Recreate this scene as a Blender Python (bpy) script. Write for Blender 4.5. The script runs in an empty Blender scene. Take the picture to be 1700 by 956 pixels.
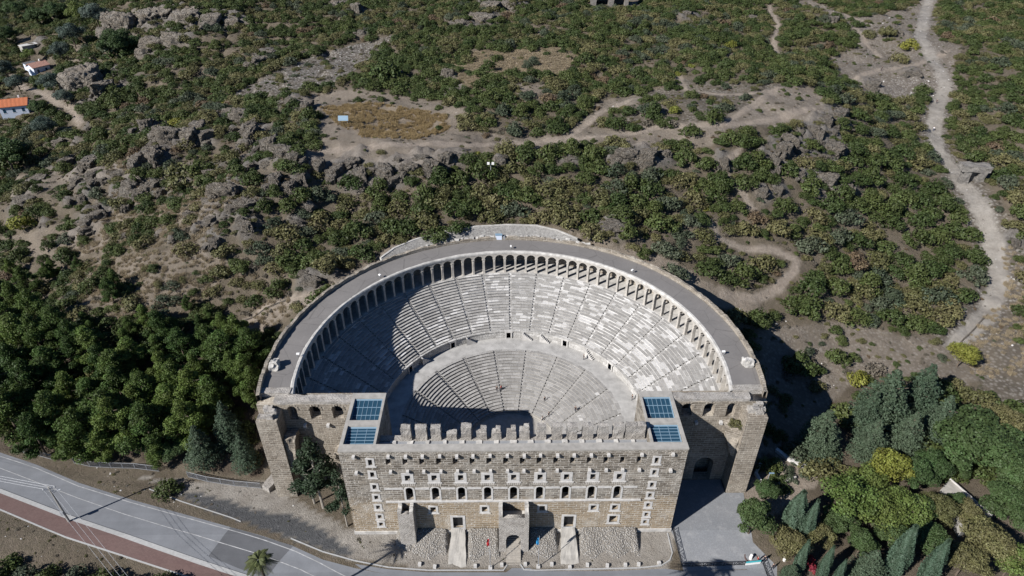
import bpy, bmesh, math, random
import numpy as np
from mathutils import Vector, Matrix
R = math.radians
PI = math.pi
rng = np.random.default_rng(7)
random.seed(7)
scene = bpy.context.scene
COL = scene.collection

# ------------------------------------------------------------------ camera
CAM = np.array([-1.5434, -78.8806, 112.4648])
FPX, PITCH, ROLL, YAW = 1083.817, 0.6016, 0.0033, 0.0143
cy, sy = math.cos(YAW), math.sin(YAW)
fwd_h = Vector((sy, cy, 0))
right0 = Vector((cy, -sy, 0))
fwd = fwd_h * math.cos(PITCH) + Vector((0, 0, -1)) * math.sin(PITCH)
up0 = fwd_h * math.sin(PITCH) + Vector((0, 0, 1)) * math.cos(PITCH)
cr, sr = math.cos(ROLL), math.sin(ROLL)
right = right0 * cr + up0 * sr
up = up0 * cr - right0 * sr
cam_data = bpy.data.cameras.new('camera')
cam = bpy.data.objects.new('camera', cam_data)
COL.objects.link(cam)
m = Matrix((right, up, -fwd)).transposed().to_4x4()
m.translation = Vector(CAM)
cam.matrix_world = m
cam_data.sensor_width = 36
cam_data.lens = FPX / 1700 * 36
cam_data.clip_start = 1
cam_data.clip_end = 9000
scene.camera = cam

# ------------------------------------------------------------------ light
SUN_AZ, SUN_EL = R(34), R(35)          # direction the light travels (from +x towards +y), elevation
world = bpy.data.worlds.new('World')
scene.world = world
world.use_nodes = True
wn = world.node_tree
bg = wn.nodes['Background']
sky = wn.nodes.new('ShaderNodeTexSky')
sky.sky_type = 'NISHITA'
sky.sun_disc = False
sky.sun_elevation = SUN_EL
sky.sun_rotation = math.atan2(-math.cos(SUN_AZ), -math.sin(SUN_AZ))
sky.altitude = 100
sky.air_density = 1.0
sky.dust_density = 0.0
sky.ozone_density = 9.0
wn.links.new(sky.outputs[0], bg.inputs[0])
bg.inputs[1].default_value = 0.05
sun_d = bpy.data.lights.new('sun', 'SUN')
sun_d.energy = 5.0
sun_d.angle = R(0.5)
sun_d.color = (1.0, 0.965, 0.925)
sun = bpy.data.objects.new('sun', sun_d)
COL.objects.link(sun)
sd = Vector((math.cos(SUN_AZ) * math.cos(SUN_EL), math.sin(SUN_AZ) * math.cos(SUN_EL), -math.sin(SUN_EL)))
sun.rotation_euler = sd.to_track_quat('-Z', 'Y').to_euler()
sun.location = (-200, -150, 200)
vs = scene.view_settings
vs.view_transform = 'Standard'
vs.look = 'None'
vs.exposure = 0.7
vs.gamma = 1
vs.use_curve_mapping = False
scene.cycles.max_bounces = 5
scene.cycles.diffuse_bounces = 1
scene.cycles.transparent_max_bounces = 4

# ------------------------------------------------------------------ geometry of the view
def rays(u, v):
    u = np.asarray(u, float) - 850
    v = np.asarray(v, float) - 478
    x = (u * cr + v * sr) / FPX
    upc = -(-u * sr + v * cr) / FPX
    Y = math.cos(PITCH) + upc * math.sin(PITCH)
    Z = -math.sin(PITCH) + upc * math.cos(PITCH)
    return np.stack([x * cy + Y * sy, -x * sy + Y * cy, Z], -1)

def project(P):
    d = np.asarray(P, float) - CAM
    x = d[..., 0] * cy - d[..., 1] * sy
    y = d[..., 0] * sy + d[..., 1] * cy
    z = d[..., 2]
    dep = np.maximum(y * math.cos(PITCH) - z * math.sin(PITCH), 1e-3)
    upc = y * math.sin(PITCH) + z * math.cos(PITCH)
    a, b = x / dep * FPX, -upc / dep * FPX
    return 850 + a * cr - b * sr, 478 + a * sr + b * cr, dep

def at_z(u, v, z):
    d = rays(u, v)
    t = (np.asarray(z, float) - CAM[2]) / d[..., 2]
    return CAM + d * t[..., None]

def at_y(u, v, y):
    d = rays(u, v)
    t = (np.asarray(y, float) - CAM[1]) / d[..., 1]
    return CAM + d * t[..., None]

def poly_in(px, py, poly):
    poly = np.asarray(poly, float)
    inside = np.zeros(np.shape(px), bool)
    n = len(poly)
    for i in range(n):
        x1, y1 = poly[i]
        x2, y2 = poly[(i + 1) % n]
        if y1 == y2:
            continue
        c = ((y1 > py) != (y2 > py)) & (px < (x2 - x1) * (py - y1) / (y2 - y1) + x1)
        inside ^= c
    return inside

def line_dist(px, py, pts, closed=False):
    pts = np.asarray(pts, float)
    d = np.full(np.shape(px), 1e9)
    n = len(pts)
    for i in range(n if closed else n - 1):
        a, b = pts[i], pts[(i + 1) % n]
        ab = b - a
        t = np.clip(((px - a[0]) * ab[0] + (py - a[1]) * ab[1]) / max(ab @ ab, 1e-9), 0, 1)
        d = np.minimum(d, np.hypot(px - a[0] - t * ab[0], py - a[1] - t * ab[1]))
    return d

def _hash(i, j, k, seed):
    n = (i * 374761393 + j * 668265263 + k * 2147483647 + seed * 1274126177) & 0xffffffff
    n = ((n ^ (n >> 13)) * 1274126177) & 0xffffffff
    n = n ^ (n >> 16)
    return (n & 0xffff) / 65535.0

def noise2(x, y, s=1.0, seed=0):
    x = np.asarray(x, float) / s
    y = np.asarray(y, float) / s
    i, j = np.floor(x).astype(np.int64), np.floor(y).astype(np.int64)
    fx, fy = x - i, y - j
    fx = fx * fx * (3 - 2 * fx)
    fy = fy * fy * (3 - 2 * fy)
    h = lambda a, b: _hash(a, b, 0, seed)
    return ((h(i, j) * (1 - fx) + h(i + 1, j) * fx) * (1 - fy) + (h(i, j + 1) * (1 - fx) + h(i + 1, j + 1) * fx) * fy) * 2 - 1

def noise3(P, s=1.0, seed=0):
    P = np.asarray(P, float) / s
    I = np.floor(P).astype(np.int64)
    F = P - I
    F = F * F * (3 - 2 * F)
    r = 0
    for dx in (0, 1):
        for dy in (0, 1):
            for dz in (0, 1):
                w = (F[:, 0] if dx else 1 - F[:, 0]) * (F[:, 1] if dy else 1 - F[:, 1]) * (F[:, 2] if dz else 1 - F[:, 2])
                r = r + w * _hash(I[:, 0] + dx, I[:, 1] + dy, I[:, 2] + dz, seed)
    return r * 2 - 1

# ------------------------------------------------------------------ terrain heights
def G(y):
    return -1.2 * np.clip(-np.asarray(y, float) / 7.5, 0, 1)

def at_front(u, v):
    """pixel -> point of the nearly level ground in front of the theatre"""
    z = 0.0
    for _ in range(12):
        p = at_z(u, v, z)
        z = float(G(p[1]))
    return np.array([p[0], p[1], z])

CTRL = [(0, 747, 0.3), (150, 757, 1.5), (300, 770, 1.5), (430, 790, 1.0), (150, 690, 3.5), (300, 680, 4.5), (400, 650, 6), (150, 600, 9), (300, 590, 10),
        (30, 620, 5), (100, 520, 12), (0, 560, 2), (0, 460, 5), (100, 430, 10), (100, 350, 13), (250, 400, 19), (400, 400, 24.5), (300, 300, 24),
        (300, 235, 27), (440, 260, 31), (200, 160, 21), (300, 50, 33), (220, 20, 33), (0, 260, 9), (0, 170, 10.5), (75, 115, 14), (0, 30, 13), (120, 30, 20),
        (100, 200, 13), (150, 250, 17), (450, 120, 30), (600, 95, 34), (720, 190, 36), (560, 240, 35.2), (500, 175, 34.5), (500, 272, 34.5), (640, 265, 34.6), (720, 272, 34.3), (840, 245, 34.8),
        (640, 330, 27.5), (760, 320, 29), (560, 340, 26.5), (500, 420, 22), (420, 520, 13.5), (330, 500, 15), (250, 500, 15.5), (530, 480, 20),
        (680, 408, 24.3), (860, 366, 25.8), (950, 392, 24.6), (900, 325, 28.5), (620, 430, 22.5), (1050, 240, 35), (1010, 300, 30.5), (1150, 330, 26.5), (1100, 210, 36), (1300, 190, 36), (1380, 175, 35.5),
        (1300, 262, 31), (1390, 290, 26), (1200, 240, 34.5), (1230, 340, 25), (1250, 490, 12), (1200, 470, 15.5), (1080, 420, 22), (1010, 398, 24), (1300, 440, 15),
        (1450, 330, 20), (1500, 220, 25), (1450, 450, 10), (1540, 540, 6), (1350, 545, 6), (1310, 620, 3.5), (1290, 710, 1.2), (1590, 570, 5), (1650, 440, 10),
        (1610, 300, 18), (1560, 200, 25), (1550, 150, 28), (1490, 90, 33), (1530, 10, 36), (1690, 100, 35), (1690, 300, 23), (1690, 500, 8.5), (1690, 700, 3),
        (1500, 750, 0.5), (1650, 900, 0), (1400, 880, 0), (1330, 800, 1.2), (850, 3, 41), (1100, 60, 39), (1280, 60, 37), (850, 100, 39), (600, 20, 38), (1100, 130, 37.5), (900, 190, 36.5)]
cp = np.array([at_z(u, v, z) for u, v, z in CTRL])
extra = np.array([(-330, 60, 0), (-320, 420, 14), (0, 480, 44), (320, 420, 38), (330, 150, 22), (250, 40, 2), (200, -60, -1), (-250, -50, -1), (0, -40, -1.2), (90, -40, -1), (-90, -30, -1),
                  (0, 40, 12), (-30, 30, 10), (30, 30, 10), (-46, 4, 0), (46, 4, 0), (60, 10, 0.3), (0, 5, 0)], float)
cp = np.vstack([cp, extra])
def _phi(r2):
    return 0.5 * r2 * np.log(r2 + 1e-9)
_S = 100.0
_c = cp[:, :2] / _S
_n = len(_c)
_K = _phi(((_c[:, None] - _c[None]) ** 2).sum(-1)) + np.eye(_n) * 0.002
_P = np.hstack([np.ones((_n, 1)), _c])
_A = np.block([[_K, _P], [_P.T, np.zeros((3, 3))]])
_w = np.linalg.solve(_A, np.concatenate([cp[:, 2], np.zeros(3)]))

flat_px = [(-300, 690), (0, 746), (60, 757), (130, 768), (230, 775), (330, 793), (440, 806)]
flat_px2 = [(1245, 803), (1285, 812), (1285, 850), (1300, 956), (1330, 1200), (-300, 1200)]
FLAT = [tuple(at_front(u, v)[:2]) for u, v in flat_px] + [(-45, 13.5), (45.5, 13.5), (50.0, 13)] + [tuple(at_front(u, v)[:2]) for u, v in flat_px2]
XC, YC = 0.0, 23.67       # centre of the theatre's circle

def smooth(t):
    t = np.clip(t, 0, 1)
    return t * t * (3 - 2 * t)

ROCKB = None
def H(x, y, carve=False):
    x = np.asarray(x, float)
    y = np.asarray(y, float)
    sh = x.shape
    xf, yf = x.ravel(), y.ravel()
    xc, yc = np.clip(xf, -380, 380), np.clip(yf, -80, 520)
    z = np.empty_like(xf)
    for s in range(0, len(xf), 20000):
        q = np.stack([xc[s:s + 20000], yc[s:s + 20000]], 1) / _S
        z[s:s + 20000] = _phi(((q[:, None] - _c[None]) ** 2).sum(-1)) @ _w[:_n] + _w[_n] + q @ _w[_n + 1:]
    z = np.clip(z, -1.5, 48)
    amp = 0.9 * smooth((yf - 15) / 60)
    z = z + amp * (noise2(xf, yf, 17, 1) * 0.9 + noise2(xf, yf, 7.3, 2) * 0.55) + (0.15 + 0.25 * amp) * noise2(xf, yf, 2.7, 3)
    far = smooth((np.hypot(xf - 0, yf - 24) - 56) / 40) * smooth((yf - 20) / 40)
    z = z + far * (1.9 * noise2(xf, yf, 31, 4) + 1.0 * noise2(xf * .6 + yf * .8, yf * .35 - xf * .25, 13, 5))
    # broken rock terraces on the left hillside
    lm = smooth((-xf - 40) / 60) * smooth((yf - 60) / 50)
    st = np.round(z / 2.6) * 2.6
    z = z + lm * 0.6 * (st - z)
    if ROCKB is not None:
        w = rock_field(xf, yf)
        z = z + w * (0.5 + 1.3 * np.abs(noise2(xf, yf, 3.4, 61)) + 0.9 * np.abs(noise2(xf, yf, 1.5, 62)) + .5 * noise2(xf, yf, 6, 63))
    ins = poly_in(xf, yf, FLAT)
    dd = line_dist(xf, yf, FLAT, True)
    k = np.where(ins, 0, smooth(dd / 5))
    z = G(yf) * (1 - k) + z * k
    if carve:
        rr = np.hypot(xf - XC, yf - YC)
        low = ((rr < 49.6) & (yf > 13.6)) | ((np.abs(xf) < 30) & (yf > 0.6) & (yf < 16))
        z = np.where(low, -4.0, z)
        # level with the roof along the back of the gallery
        rim = (rr >= 49.6) & (rr < 53)
        z = np.where(rim, np.minimum(z, 23.4), z)
    return z.reshape(sh)

def on_ground(u, v, lift=0.0):
    """pixel -> point `lift` metres above the terrain"""
    u = np.atleast_1d(np.asarray(u, float))
    v = np.atleast_1d(np.asarray(v, float))
    lift = np.broadcast_to(np.asarray(lift, float), u.shape)
    d = rays(u, v)
    ts = np.linspace(90, 700, 150)
    lo = np.full(u.shape, 90.0)
    hi = np.full(u.shape, 700.0)
    done = np.zeros(u.shape, bool)
    for t in ts:
        P = CAM + d * t
        below = (P[:, 2] < H(P[:, 0], P[:, 1]) + lift) & ~done
        hi = np.where(below, t, hi)
        done |= below
        lo = np.where(done, lo, t)
    for _ in range(14):
        mid = (lo + hi) / 2
        P = CAM + d * mid[:, None]
        b = P[:, 2] < H(P[:, 0], P[:, 1]) + lift
        hi = np.where(b, mid, hi)
        lo = np.where(b, lo, mid)
    P = CAM + d * hi[:, None]
    P[:, 2] = H(P[:, 0], P[:, 1])
    return P

# (u, v, width in photo px, height ratio)
ROCK_PX = [(210, 45, 70, .9), (255, 30, 90, .6), (310, 35, 80, .6), (350, 32, 60, .6), (385, 38, 45, .7), (185, 40, 40, .9), (255, 75, 50, .9), (290, 72, 55, .9), (150, 140, 90, .9), (175, 148, 60, .8), (130, 150, 50, .8),
           (245, 210, 45, 1.0), (275, 228, 60, .7), (310, 225, 70, .7), (345, 225, 50, .7), (235, 265, 50, .8), (260, 260, 50, .9), (150, 270, 55, .6), (110, 270, 40, .7), (380, 188, 40, .8), (400, 190, 50, .6),
           (420, 230, 50, 1.2), (450, 245, 55, 1.1), (470, 255, 50, 1.0), (495, 262, 40, .9), (415, 212, 40, .8), (160, 305, 45, .8), (215, 315, 60, .8), (250, 315, 50, .8), (160, 360, 45, .8), (330, 300, 60, .7), (350, 290, 40, .7),
           (375, 318, 60, .9), (410, 342, 50, .8), (408, 380, 40, 1.1), (358, 402, 35, .7), (385, 350, 25, 1.0), (310, 358, 20, 1.0), (60, 300, 50, .5), (40, 330, 45, .4), (430, 100, 40, .6), (450, 90, 35, .7),
           (510, 180, 45, .9), (485, 172, 40, .8), (530, 275, 35, .9), (560, 285, 45, .9), (600, 292, 50, 1.0), (640, 285, 45, .9), (680, 280, 40, .9), (715, 278, 45, 1.0), (740, 268, 40, 1.1), (760, 262, 35, .8), (585, 270, 40, .6),
           (655, 300, 35, .8), (520, 468, 45, .8), (505, 455, 22, 1.1), (1040, 258, 50, .9), (1072, 260, 45, .9), (1100, 258, 35, .9), (1020, 262, 30, .7), (1300, 250, 45, 1.0), (1285, 270, 40, .9), (1310, 235, 35, 1.2),
           (1360, 225, 30, 1.2), (1375, 205, 40, .9), (1385, 248, 55, .7), (1372, 302, 60, .7), (1330, 290, 30, .8), (1395, 190, 35, .9), (1350, 215, 30, .9), (1020, 372, 40, .6), (800, 30, 60, .5), (770, 40, 40, .6), (815, 12, 60, .6),
           (745, 125, 30, 1.2), (760, 152, 35, .7), (1380, 35, 30, .9), (1640, 405, 1, 1), (1685, 403, 30, .8), (1450, 143, 30, .9), (1515, 122, 30, .6), (840, 8, 50, .5), (560, 12, 60, .6), (590, 18, 40, .8), (1250, 30, 30, .6), (1140, 25, 30, .7),
           (1180, 190, 14, .6), (700, 262, 35, .6), (830, 268, 30, .8), (1200, 270, 30, .8), (945, 265, 30, .6), (60, 75, 30, .5), (600, 55, 22, .8), (330, 212, 40, .8), (290, 205, 30, .8), (130, 300, 35, .6), (200, 290, 35, .8),
           (455, 300, 40, .9), (480, 310, 35, .9), (500, 295, 35, .9)]
ROCK_PX = [r for r in ROCK_PX if r[2] > 5]
_r2 = np.random.default_rng(5)
for _ in range(95):      # smaller ledges breaking out of the stony slopes
    a = _r2.random()
    if a < .62: u_r, v_r = _r2.uniform(20, 520), _r2.uniform(200, 400)
    elif a < .8: u_r, v_r = _r2.uniform(1265, 1410), _r2.uniform(190, 320)
    elif a < .9: u_r, v_r = _r2.uniform(500, 800), _r2.uniform(265, 300)
    else: u_r, v_r = _r2.uniform(1380, 1580), _r2.uniform(20, 170)
    if 470 < u_r < 800 and v_r < 262: continue
    if 1500 < u_r and v_r > 100: continue
    ROCK_PX.append((u_r, v_r, _r2.uniform(10, 27), _r2.uniform(.6, 1.1)))
_p = on_ground([r[0] for r in ROCK_PX], [r[1] for r in ROCK_PX])
_d = project(_p)[2]
_rockb = np.stack([_p[:, 0], _p[:, 1], np.array([r[2] for r in ROCK_PX]) * _d / FPX * .56], 1)
_gx, _gy, _gs = -360.0, -20.0, 0.8
_GW = np.zeros((560, 880))
def _raster():
    for a, b, r in _rockb:
        R_ = 1.5 * r * 1.7
        i0, i1 = int((a - R_ - _gx) / _gs), int((a + R_ - _gx) / _gs) + 2
        j0, j1 = int((b - R_ - _gy) / _gs), int((b + R_ - _gy) / _gs) + 2
        i0, j0, i1, j1 = max(i0, 0), max(j0, 0), min(i1, 880), min(j1, 560)
        if i1 <= i0 or j1 <= j0: continue
        X, Y = np.meshgrid(_gx + np.arange(i0, i1) * _gs, _gy + np.arange(j0, j1) * _gs)
        n = noise2(X, Y, 5, 64) * .35 + noise2(X, Y, 2, 65) * .25
        w = smooth((1.05 - np.hypot(X - a, Y - b) / (1.5 * r) + n) * 1.6)
        _GW[j0:j1, i0:i1] = np.maximum(_GW[j0:j1, i0:i1], w)
_raster()
def rock_field(x, y):
    fx = np.clip((x - _gx) / _gs, 0, 878.99); fy = np.clip((y - _gy) / _gs, 0, 558.99)
    i, j = fx.astype(int), fy.astype(int)
    fx, fy = fx - i, fy - j
    return (_GW[j, i] * (1 - fx) + _GW[j, i + 1] * fx) * (1 - fy) + (_GW[j + 1, i] * (1 - fx) + _GW[j + 1, i + 1] * fx) * fy
ROCKB = _rockb

# ------------------------------------------------------------------ materials
class NT:
    def __init__(s, name):
        s.m = bpy.data.materials.new(name)
        s.m.use_nodes = True
        s.t = s.m.node_tree
        s.t.nodes.clear()
        s.out = s.t.nodes.new('ShaderNodeOutputMaterial')
        s.b = s.t.nodes.new('ShaderNodeBsdfPrincipled')
        s.t.links.new(s.b.outputs[0], s.out.inputs[0])
        s.b.inputs['Roughness'].default_value = 0.85
        s.b.inputs['Specular IOR Level'].default_value = 0.2
    def put(s, sock, val):
        if isinstance(val, bpy.types.NodeSocket):
            s.t.links.new(val, sock)
        elif isinstance(val, (tuple, list)) and len(val) == 3 and sock.type == 'RGBA':
            sock.default_value = (*val, 1)
        else:
            sock.default_value = val
    def n(s, typ, ins=None, **props):
        nd = s.t.nodes.new(typ)
        for k, v in props.items():
            setattr(nd, k, v)
        for k, v in (ins or {}).items():
            s.put(nd.inputs[k], v)
        return nd
    def math(s, op, a, b=0.0, c=None, clamp=False):
        nd = s.n('ShaderNodeMath', {0: a, 1: b}, operation=op, use_clamp=clamp)
        if c is not None:
            s.put(nd.inputs[2], c)
        return nd.outputs[0]
    def mix(s, fac, a, b, mode='MIX'):
        nd = s.n('ShaderNodeMix', data_type='RGBA', blend_type=mode)
        s.put(nd.inputs[0], fac)
        s.put(nd.inputs[6], a)
        s.put(nd.inputs[7], b)
        return nd.outputs[2]
    def noise(s, vec, scale, detail=4, rough=0.6, lo=0.3, hi=0.7):
        nd = s.n('ShaderNodeTexNoise', {'Vector': vec, 'Scale': scale, 'Detail': detail, 'Roughness': rough})
        return s.n('ShaderNodeMapRange', {0: nd.outputs[0], 1: lo, 2: hi}, clamp=True).outputs[0]
    def obj(s):
        return s.n('ShaderNodeTexCoord').outputs['Object']
    def color(s, c):
        s.put(s.b.inputs['Base Color'], c)
    def bump(s, h, strength=0.5, dist=0.1):
        nd = s.n('ShaderNodeBump', {'Height': h, 'Strength': strength, 'Distance': dist})
        s.put(s.b.inputs['Normal'], nd.outputs[0])
    def box(s, warp=0.0):
        """object coordinates unfolded along the face: (along the wall, up, 0)"""
        co = s.n('ShaderNodeSeparateXYZ', {0: s.obj()}).outputs
        g = s.n('ShaderNodeNewGeometry')
        nr = s.n('ShaderNodeSeparateXYZ', {0: g.outputs['True Normal']}).outputs
        ax = s.math('GREATER_THAN', s.math('ABSOLUTE', nr[0]), 0.7)
        az = s.math('GREATER_THAN', s.math('ABSOLUTE', nr[2]), 0.7)
        uu = s.math('ADD', s.math('MULTIPLY', co[0], s.math('SUBTRACT', 1.0, ax)), s.math('MULTIPLY', co[1], ax))
        vv = s.math('ADD', s.math('MULTIPLY', co[2], s.math('SUBTRACT', 1.0, az)), s.math('MULTIPLY', co[1], az))
        return s.n('ShaderNodeCombineXYZ', {0: uu, 1: vv}).outputs[0]

def plain(name, c, rough=0.8, var=0.15, scale=3.0, metal=0.0, spec=0.3):
    t = NT(name)
    f = t.noise(t.obj(), scale)
    t.color(t.mix(f, tuple(x * (1 - var) for x in c), tuple(min(1, x * (1 + var)) for x in c)))
    t.b.inputs['Roughness'].default_value = rough
    t.b.inputs['Metallic'].default_value = metal
    t.b.inputs['Specular IOR Level'].default_value = spec
    return t.m

def masonry(name, c1, c2, mortar, bw=1.35, rh=0.62, ms=0.055, warm=None, patch=0.5):
    t = NT(name)
    co = t.obj()
    wob = t.n('ShaderNodeTexNoise', {'Vector': co, 'Scale': .8, 'Detail': 2.0})
    wv = t.n('ShaderNodeVectorMath', {0: wob.outputs[1], 1: (.5, .5, .5)}, operation='SUBTRACT').outputs[0]
    wv = t.n('ShaderNodeVectorMath', {0: wv, 'Scale': .28}, operation='SCALE').outputs[0]
    bx = t.n('ShaderNodeVectorMath', {0: t.box(), 1: wv}, operation='ADD').outputs[0]
    br = t.n('ShaderNodeTexBrick', {'Vector': bx, 'Color1': (0, 0, 0), 'Color2': (1, 1, 1), 'Mortar': (0.5, 0.5, 0.5), 'Scale': 1.0, 'Mortar Size': ms, 'Mortar Smooth': 0.25,
                                   'Brick Width': bw, 'Row Height': rh, 'Bias': 0.0}, offset=0.43)
    b2 = t.n('ShaderNodeTexBrick', {'Vector': bx, 'Color1': (0, 0, 0), 'Color2': (1, 1, 1), 'Mortar': (0.5, 0.5, 0.5), 'Scale': 1.0, 'Mortar Size': ms, 'Mortar Smooth': 0.3,
                                   'Brick Width': bw * .55, 'Row Height': rh * .62, 'Bias': 0.0}, offset=0.37)
    sel = t.noise(co, 0.19, 4, 0.7, .56, .60)
    if warm:
        zt = t.n('ShaderNodeSeparateXYZ', {0: co}).outputs[2]
        sel = t.math('MAXIMUM', sel, t.math('GREATER_THAN', t.math('ADD', zt, t.math('MULTIPLY', t.noise(co, .5), .7)), 22.9))
    bc = t.mix(sel, br.outputs[0], b2.outputs[0])
    bm = t.math('ADD', t.math('MULTIPLY', br.outputs[1], t.math('SUBTRACT', 1.0, sel)), t.math('MULTIPLY', b2.outputs[1], sel))
    col = t.mix(bc, c1, c2)
    f = t.noise(co, 1.1, 5, 0.65)
    col = t.mix(t.math('MULTIPLY', f, 0.5), col, tuple(x * 0.55 for x in c1))
    if warm:
        z = t.n('ShaderNodeSeparateXYZ', {0: co}).outputs[2]
        w = t.n('ShaderNodeMapRange', {0: t.math('ADD', z, t.math('MULTIPLY', t.noise(co, 0.35), 2.5)), 1: 12.2, 2: 9.6, 3: 0.0, 4: 1.0}).outputs[0]
        col = t.mix(t.math('MULTIPLY', w, 0.75), col, t.mix(bc, warm, tuple(x * 1.35 for x in warm)))
    pf = t.noise(co, 0.22, 3, 0.6, 0.5, 0.68)
    col = t.mix(t.math('MULTIPLY', pf, patch), col, mortar)
    mf = t.math('MULTIPLY', bm, t.noise(co, 0.7, 4, 0.6, 0.32, 0.62))
    col = t.mix(t.math('MULTIPLY', mf, 0.9), col, mortar)
    stain = t.noise(co, 0.5, 6, 0.7, 0.52, 0.75)
    col = t.mix(t.math('MULTIPLY', stain, 0.4), col, (0.07, 0.062, 0.055))
    t.color(col)
    h = t.math('ADD', t.math('MULTIPLY', bm, -0.6), t.noise(co, 3.0, 5))
    t.bump(h, 0.6, 0.12)
    return t.m

def seats_mat(name, base=(0.41, 0.402, 0.388), white=0.30):
    t = NT(name)
    uv = t.n('ShaderNodeUVMap', uv_map='UVMap').outputs[0]
    s = t.n('ShaderNodeSeparateXYZ', {0: uv}).outputs
    row = t.math('FLOOR', s[1])
    sh = t.n('ShaderNodeTexWhiteNoise', {'W': row}, noise_dimensions='1D').outputs[0]
    uu = t.math('ADD', t.math('DIVIDE', s[0], 1.9), t.math('MULTIPLY', sh, 7.0))
    colm = t.math('FLOOR', uu)
    cell = t.n('ShaderNodeCombineXYZ', {0: colm, 1: row}).outputs[0]
    r = t.n('ShaderNodeTexWhiteNoise', {'Vector': cell}, noise_dimensions='2D').outputs[0]
    co = t.obj()
    big = t.noise(co, 0.11, 3, 0.6, 0.3, 0.72)
    f1 = t.noise(co, 0.9, 5, 0.7)
    f2 = t.noise(co, 5.0, 4, 0.7)
    col = t.mix(r, tuple(x * 0.72 for x in base), tuple(x * 1.18 for x in base))
    col = t.mix(t.math('MULTIPLY', f1, 0.5), col, (0.24, 0.225, 0.205))
    col = t.mix(t.math('MULTIPLY', f2, 0.35), col, (0.18, 0.172, 0.16))
    # restored white blocks come in runs
    rr = t.n('ShaderNodeTexWhiteNoise', {'Vector': t.n('ShaderNodeCombineXYZ', {0: t.math('FLOOR', t.math('DIVIDE', uu, 2.0)), 1: t.math('FLOOR', t.math('DIVIDE', row, 2.0))}).outputs[0]}, noise_dimensions='2D').outputs[0]
    xx = t.n('ShaderNodeSeparateXYZ', {0: co}).outputs[0]
    thr = t.math('ADD', t.math('SUBTRACT', 1.07, t.math('MULTIPLY', big, white)), t.n('ShaderNodeMapRange', {0: xx, 1: -25.0, 2: 28.0, 3: 0.06, 4: -0.09}).outputs[0])
    wht = t.math('MAXIMUM', t.math('GREATER_THAN', r, thr), t.math('GREATER_THAN', rr, t.math('SUBTRACT', thr, 0.02)))
    col = t.mix(t.math('MULTIPLY', wht, 0.68), col, (0.60, 0.59, 0.575))
    fr = t.math('FRACT', uu)
    joint = t.math('LESS_THAN', fr, 0.035)
    col = t.mix(t.math('MULTIPLY', joint, 0.6), col, (0.09, 0.085, 0.08))
    t.color(col)
    t.bump(t.math('ADD', f2, f1), 0.5, 0.08)
    return t.m

def foliage(name, c, c2, trans=0.2):
    t = NT(name)
    oi = t.n('ShaderNodeObjectInfo')
    at = t.n('ShaderNodeAttribute', attribute_name='tint')
    col = t.mix(oi.outputs['Random'], c, c2)
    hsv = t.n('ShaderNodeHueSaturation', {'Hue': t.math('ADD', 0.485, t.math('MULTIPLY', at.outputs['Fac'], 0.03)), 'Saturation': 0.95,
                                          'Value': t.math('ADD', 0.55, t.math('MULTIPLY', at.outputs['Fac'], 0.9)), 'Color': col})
    t.color(hsv.outputs[0])
    t.b.inputs['Roughness'].default_value = 0.6
    t.b.inputs['Specular IOR Level'].default_value = 0.25
    tr = t.n('ShaderNodeBsdfTranslucent', {0: hsv.outputs[0]})
    mx = t.n('ShaderNodeMixShader', {0: trans, 1: t.b.outputs[0], 2: tr.outputs[0]})
    t.t.links.new(mx.outputs[0], t.out.inputs[0])
    return t.m

def rock_mat(name, c, warm):
    t = NT(name)
    co = t.obj()
    oi = t.n('ShaderNodeObjectInfo')
    f1 = t.noise(co, 3.2, 7, 0.75)
    f2 = t.noise(co, 11.0, 6, 0.8, 0.4, 0.62)
    mp = t.n('ShaderNodeMapping', {0: co})
    mp.inputs['Scale'].default_value = (1.2, 1.2, 9.0)
    f3 = t.noise(mp.outputs[0], 1.6, 5, 0.75, 0.45, 0.6)
    col = t.mix(f1, tuple(x * 0.7 for x in c), tuple(x * 1.2 for x in c))
    col = t.mix(t.math('MULTIPLY', f3, 0.5), col, warm)
    col = t.mix(t.math('MULTIPLY', f2, 0.4), col, (0.09, 0.083, 0.074))
    ck = t.n('ShaderNodeTexVoronoi', {'Vector': t.n('ShaderNodeVectorMath', {0: co, 1: t.n('ShaderNodeTexNoise', {'Vector': co, 'Scale': 2.5}).outputs[1]}, operation='ADD').outputs[0], 'Scale': 2.6}, feature='DISTANCE_TO_EDGE').outputs['Distance']
    ck = t.n('ShaderNodeMapRange', {0: ck, 1: .01, 2: .06, 3: 1.0, 4: 0.0}).outputs[0]
    col = t.mix(t.math('MULTIPLY', ck, .7), col, (0.035, 0.033, 0.03))
    t.color(t.mix(t.math('MULTIPLY', oi.outputs['Random'], 0.3), col, (0.30, 0.26, 0.21)))
    t.bump(t.math('SUBTRACT', t.math('ADD', f1, t.math('ADD', f2, f3)), t.math('MULTIPLY', ck, 2.0)), 1.0, 0.5)
    return t.m

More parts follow.
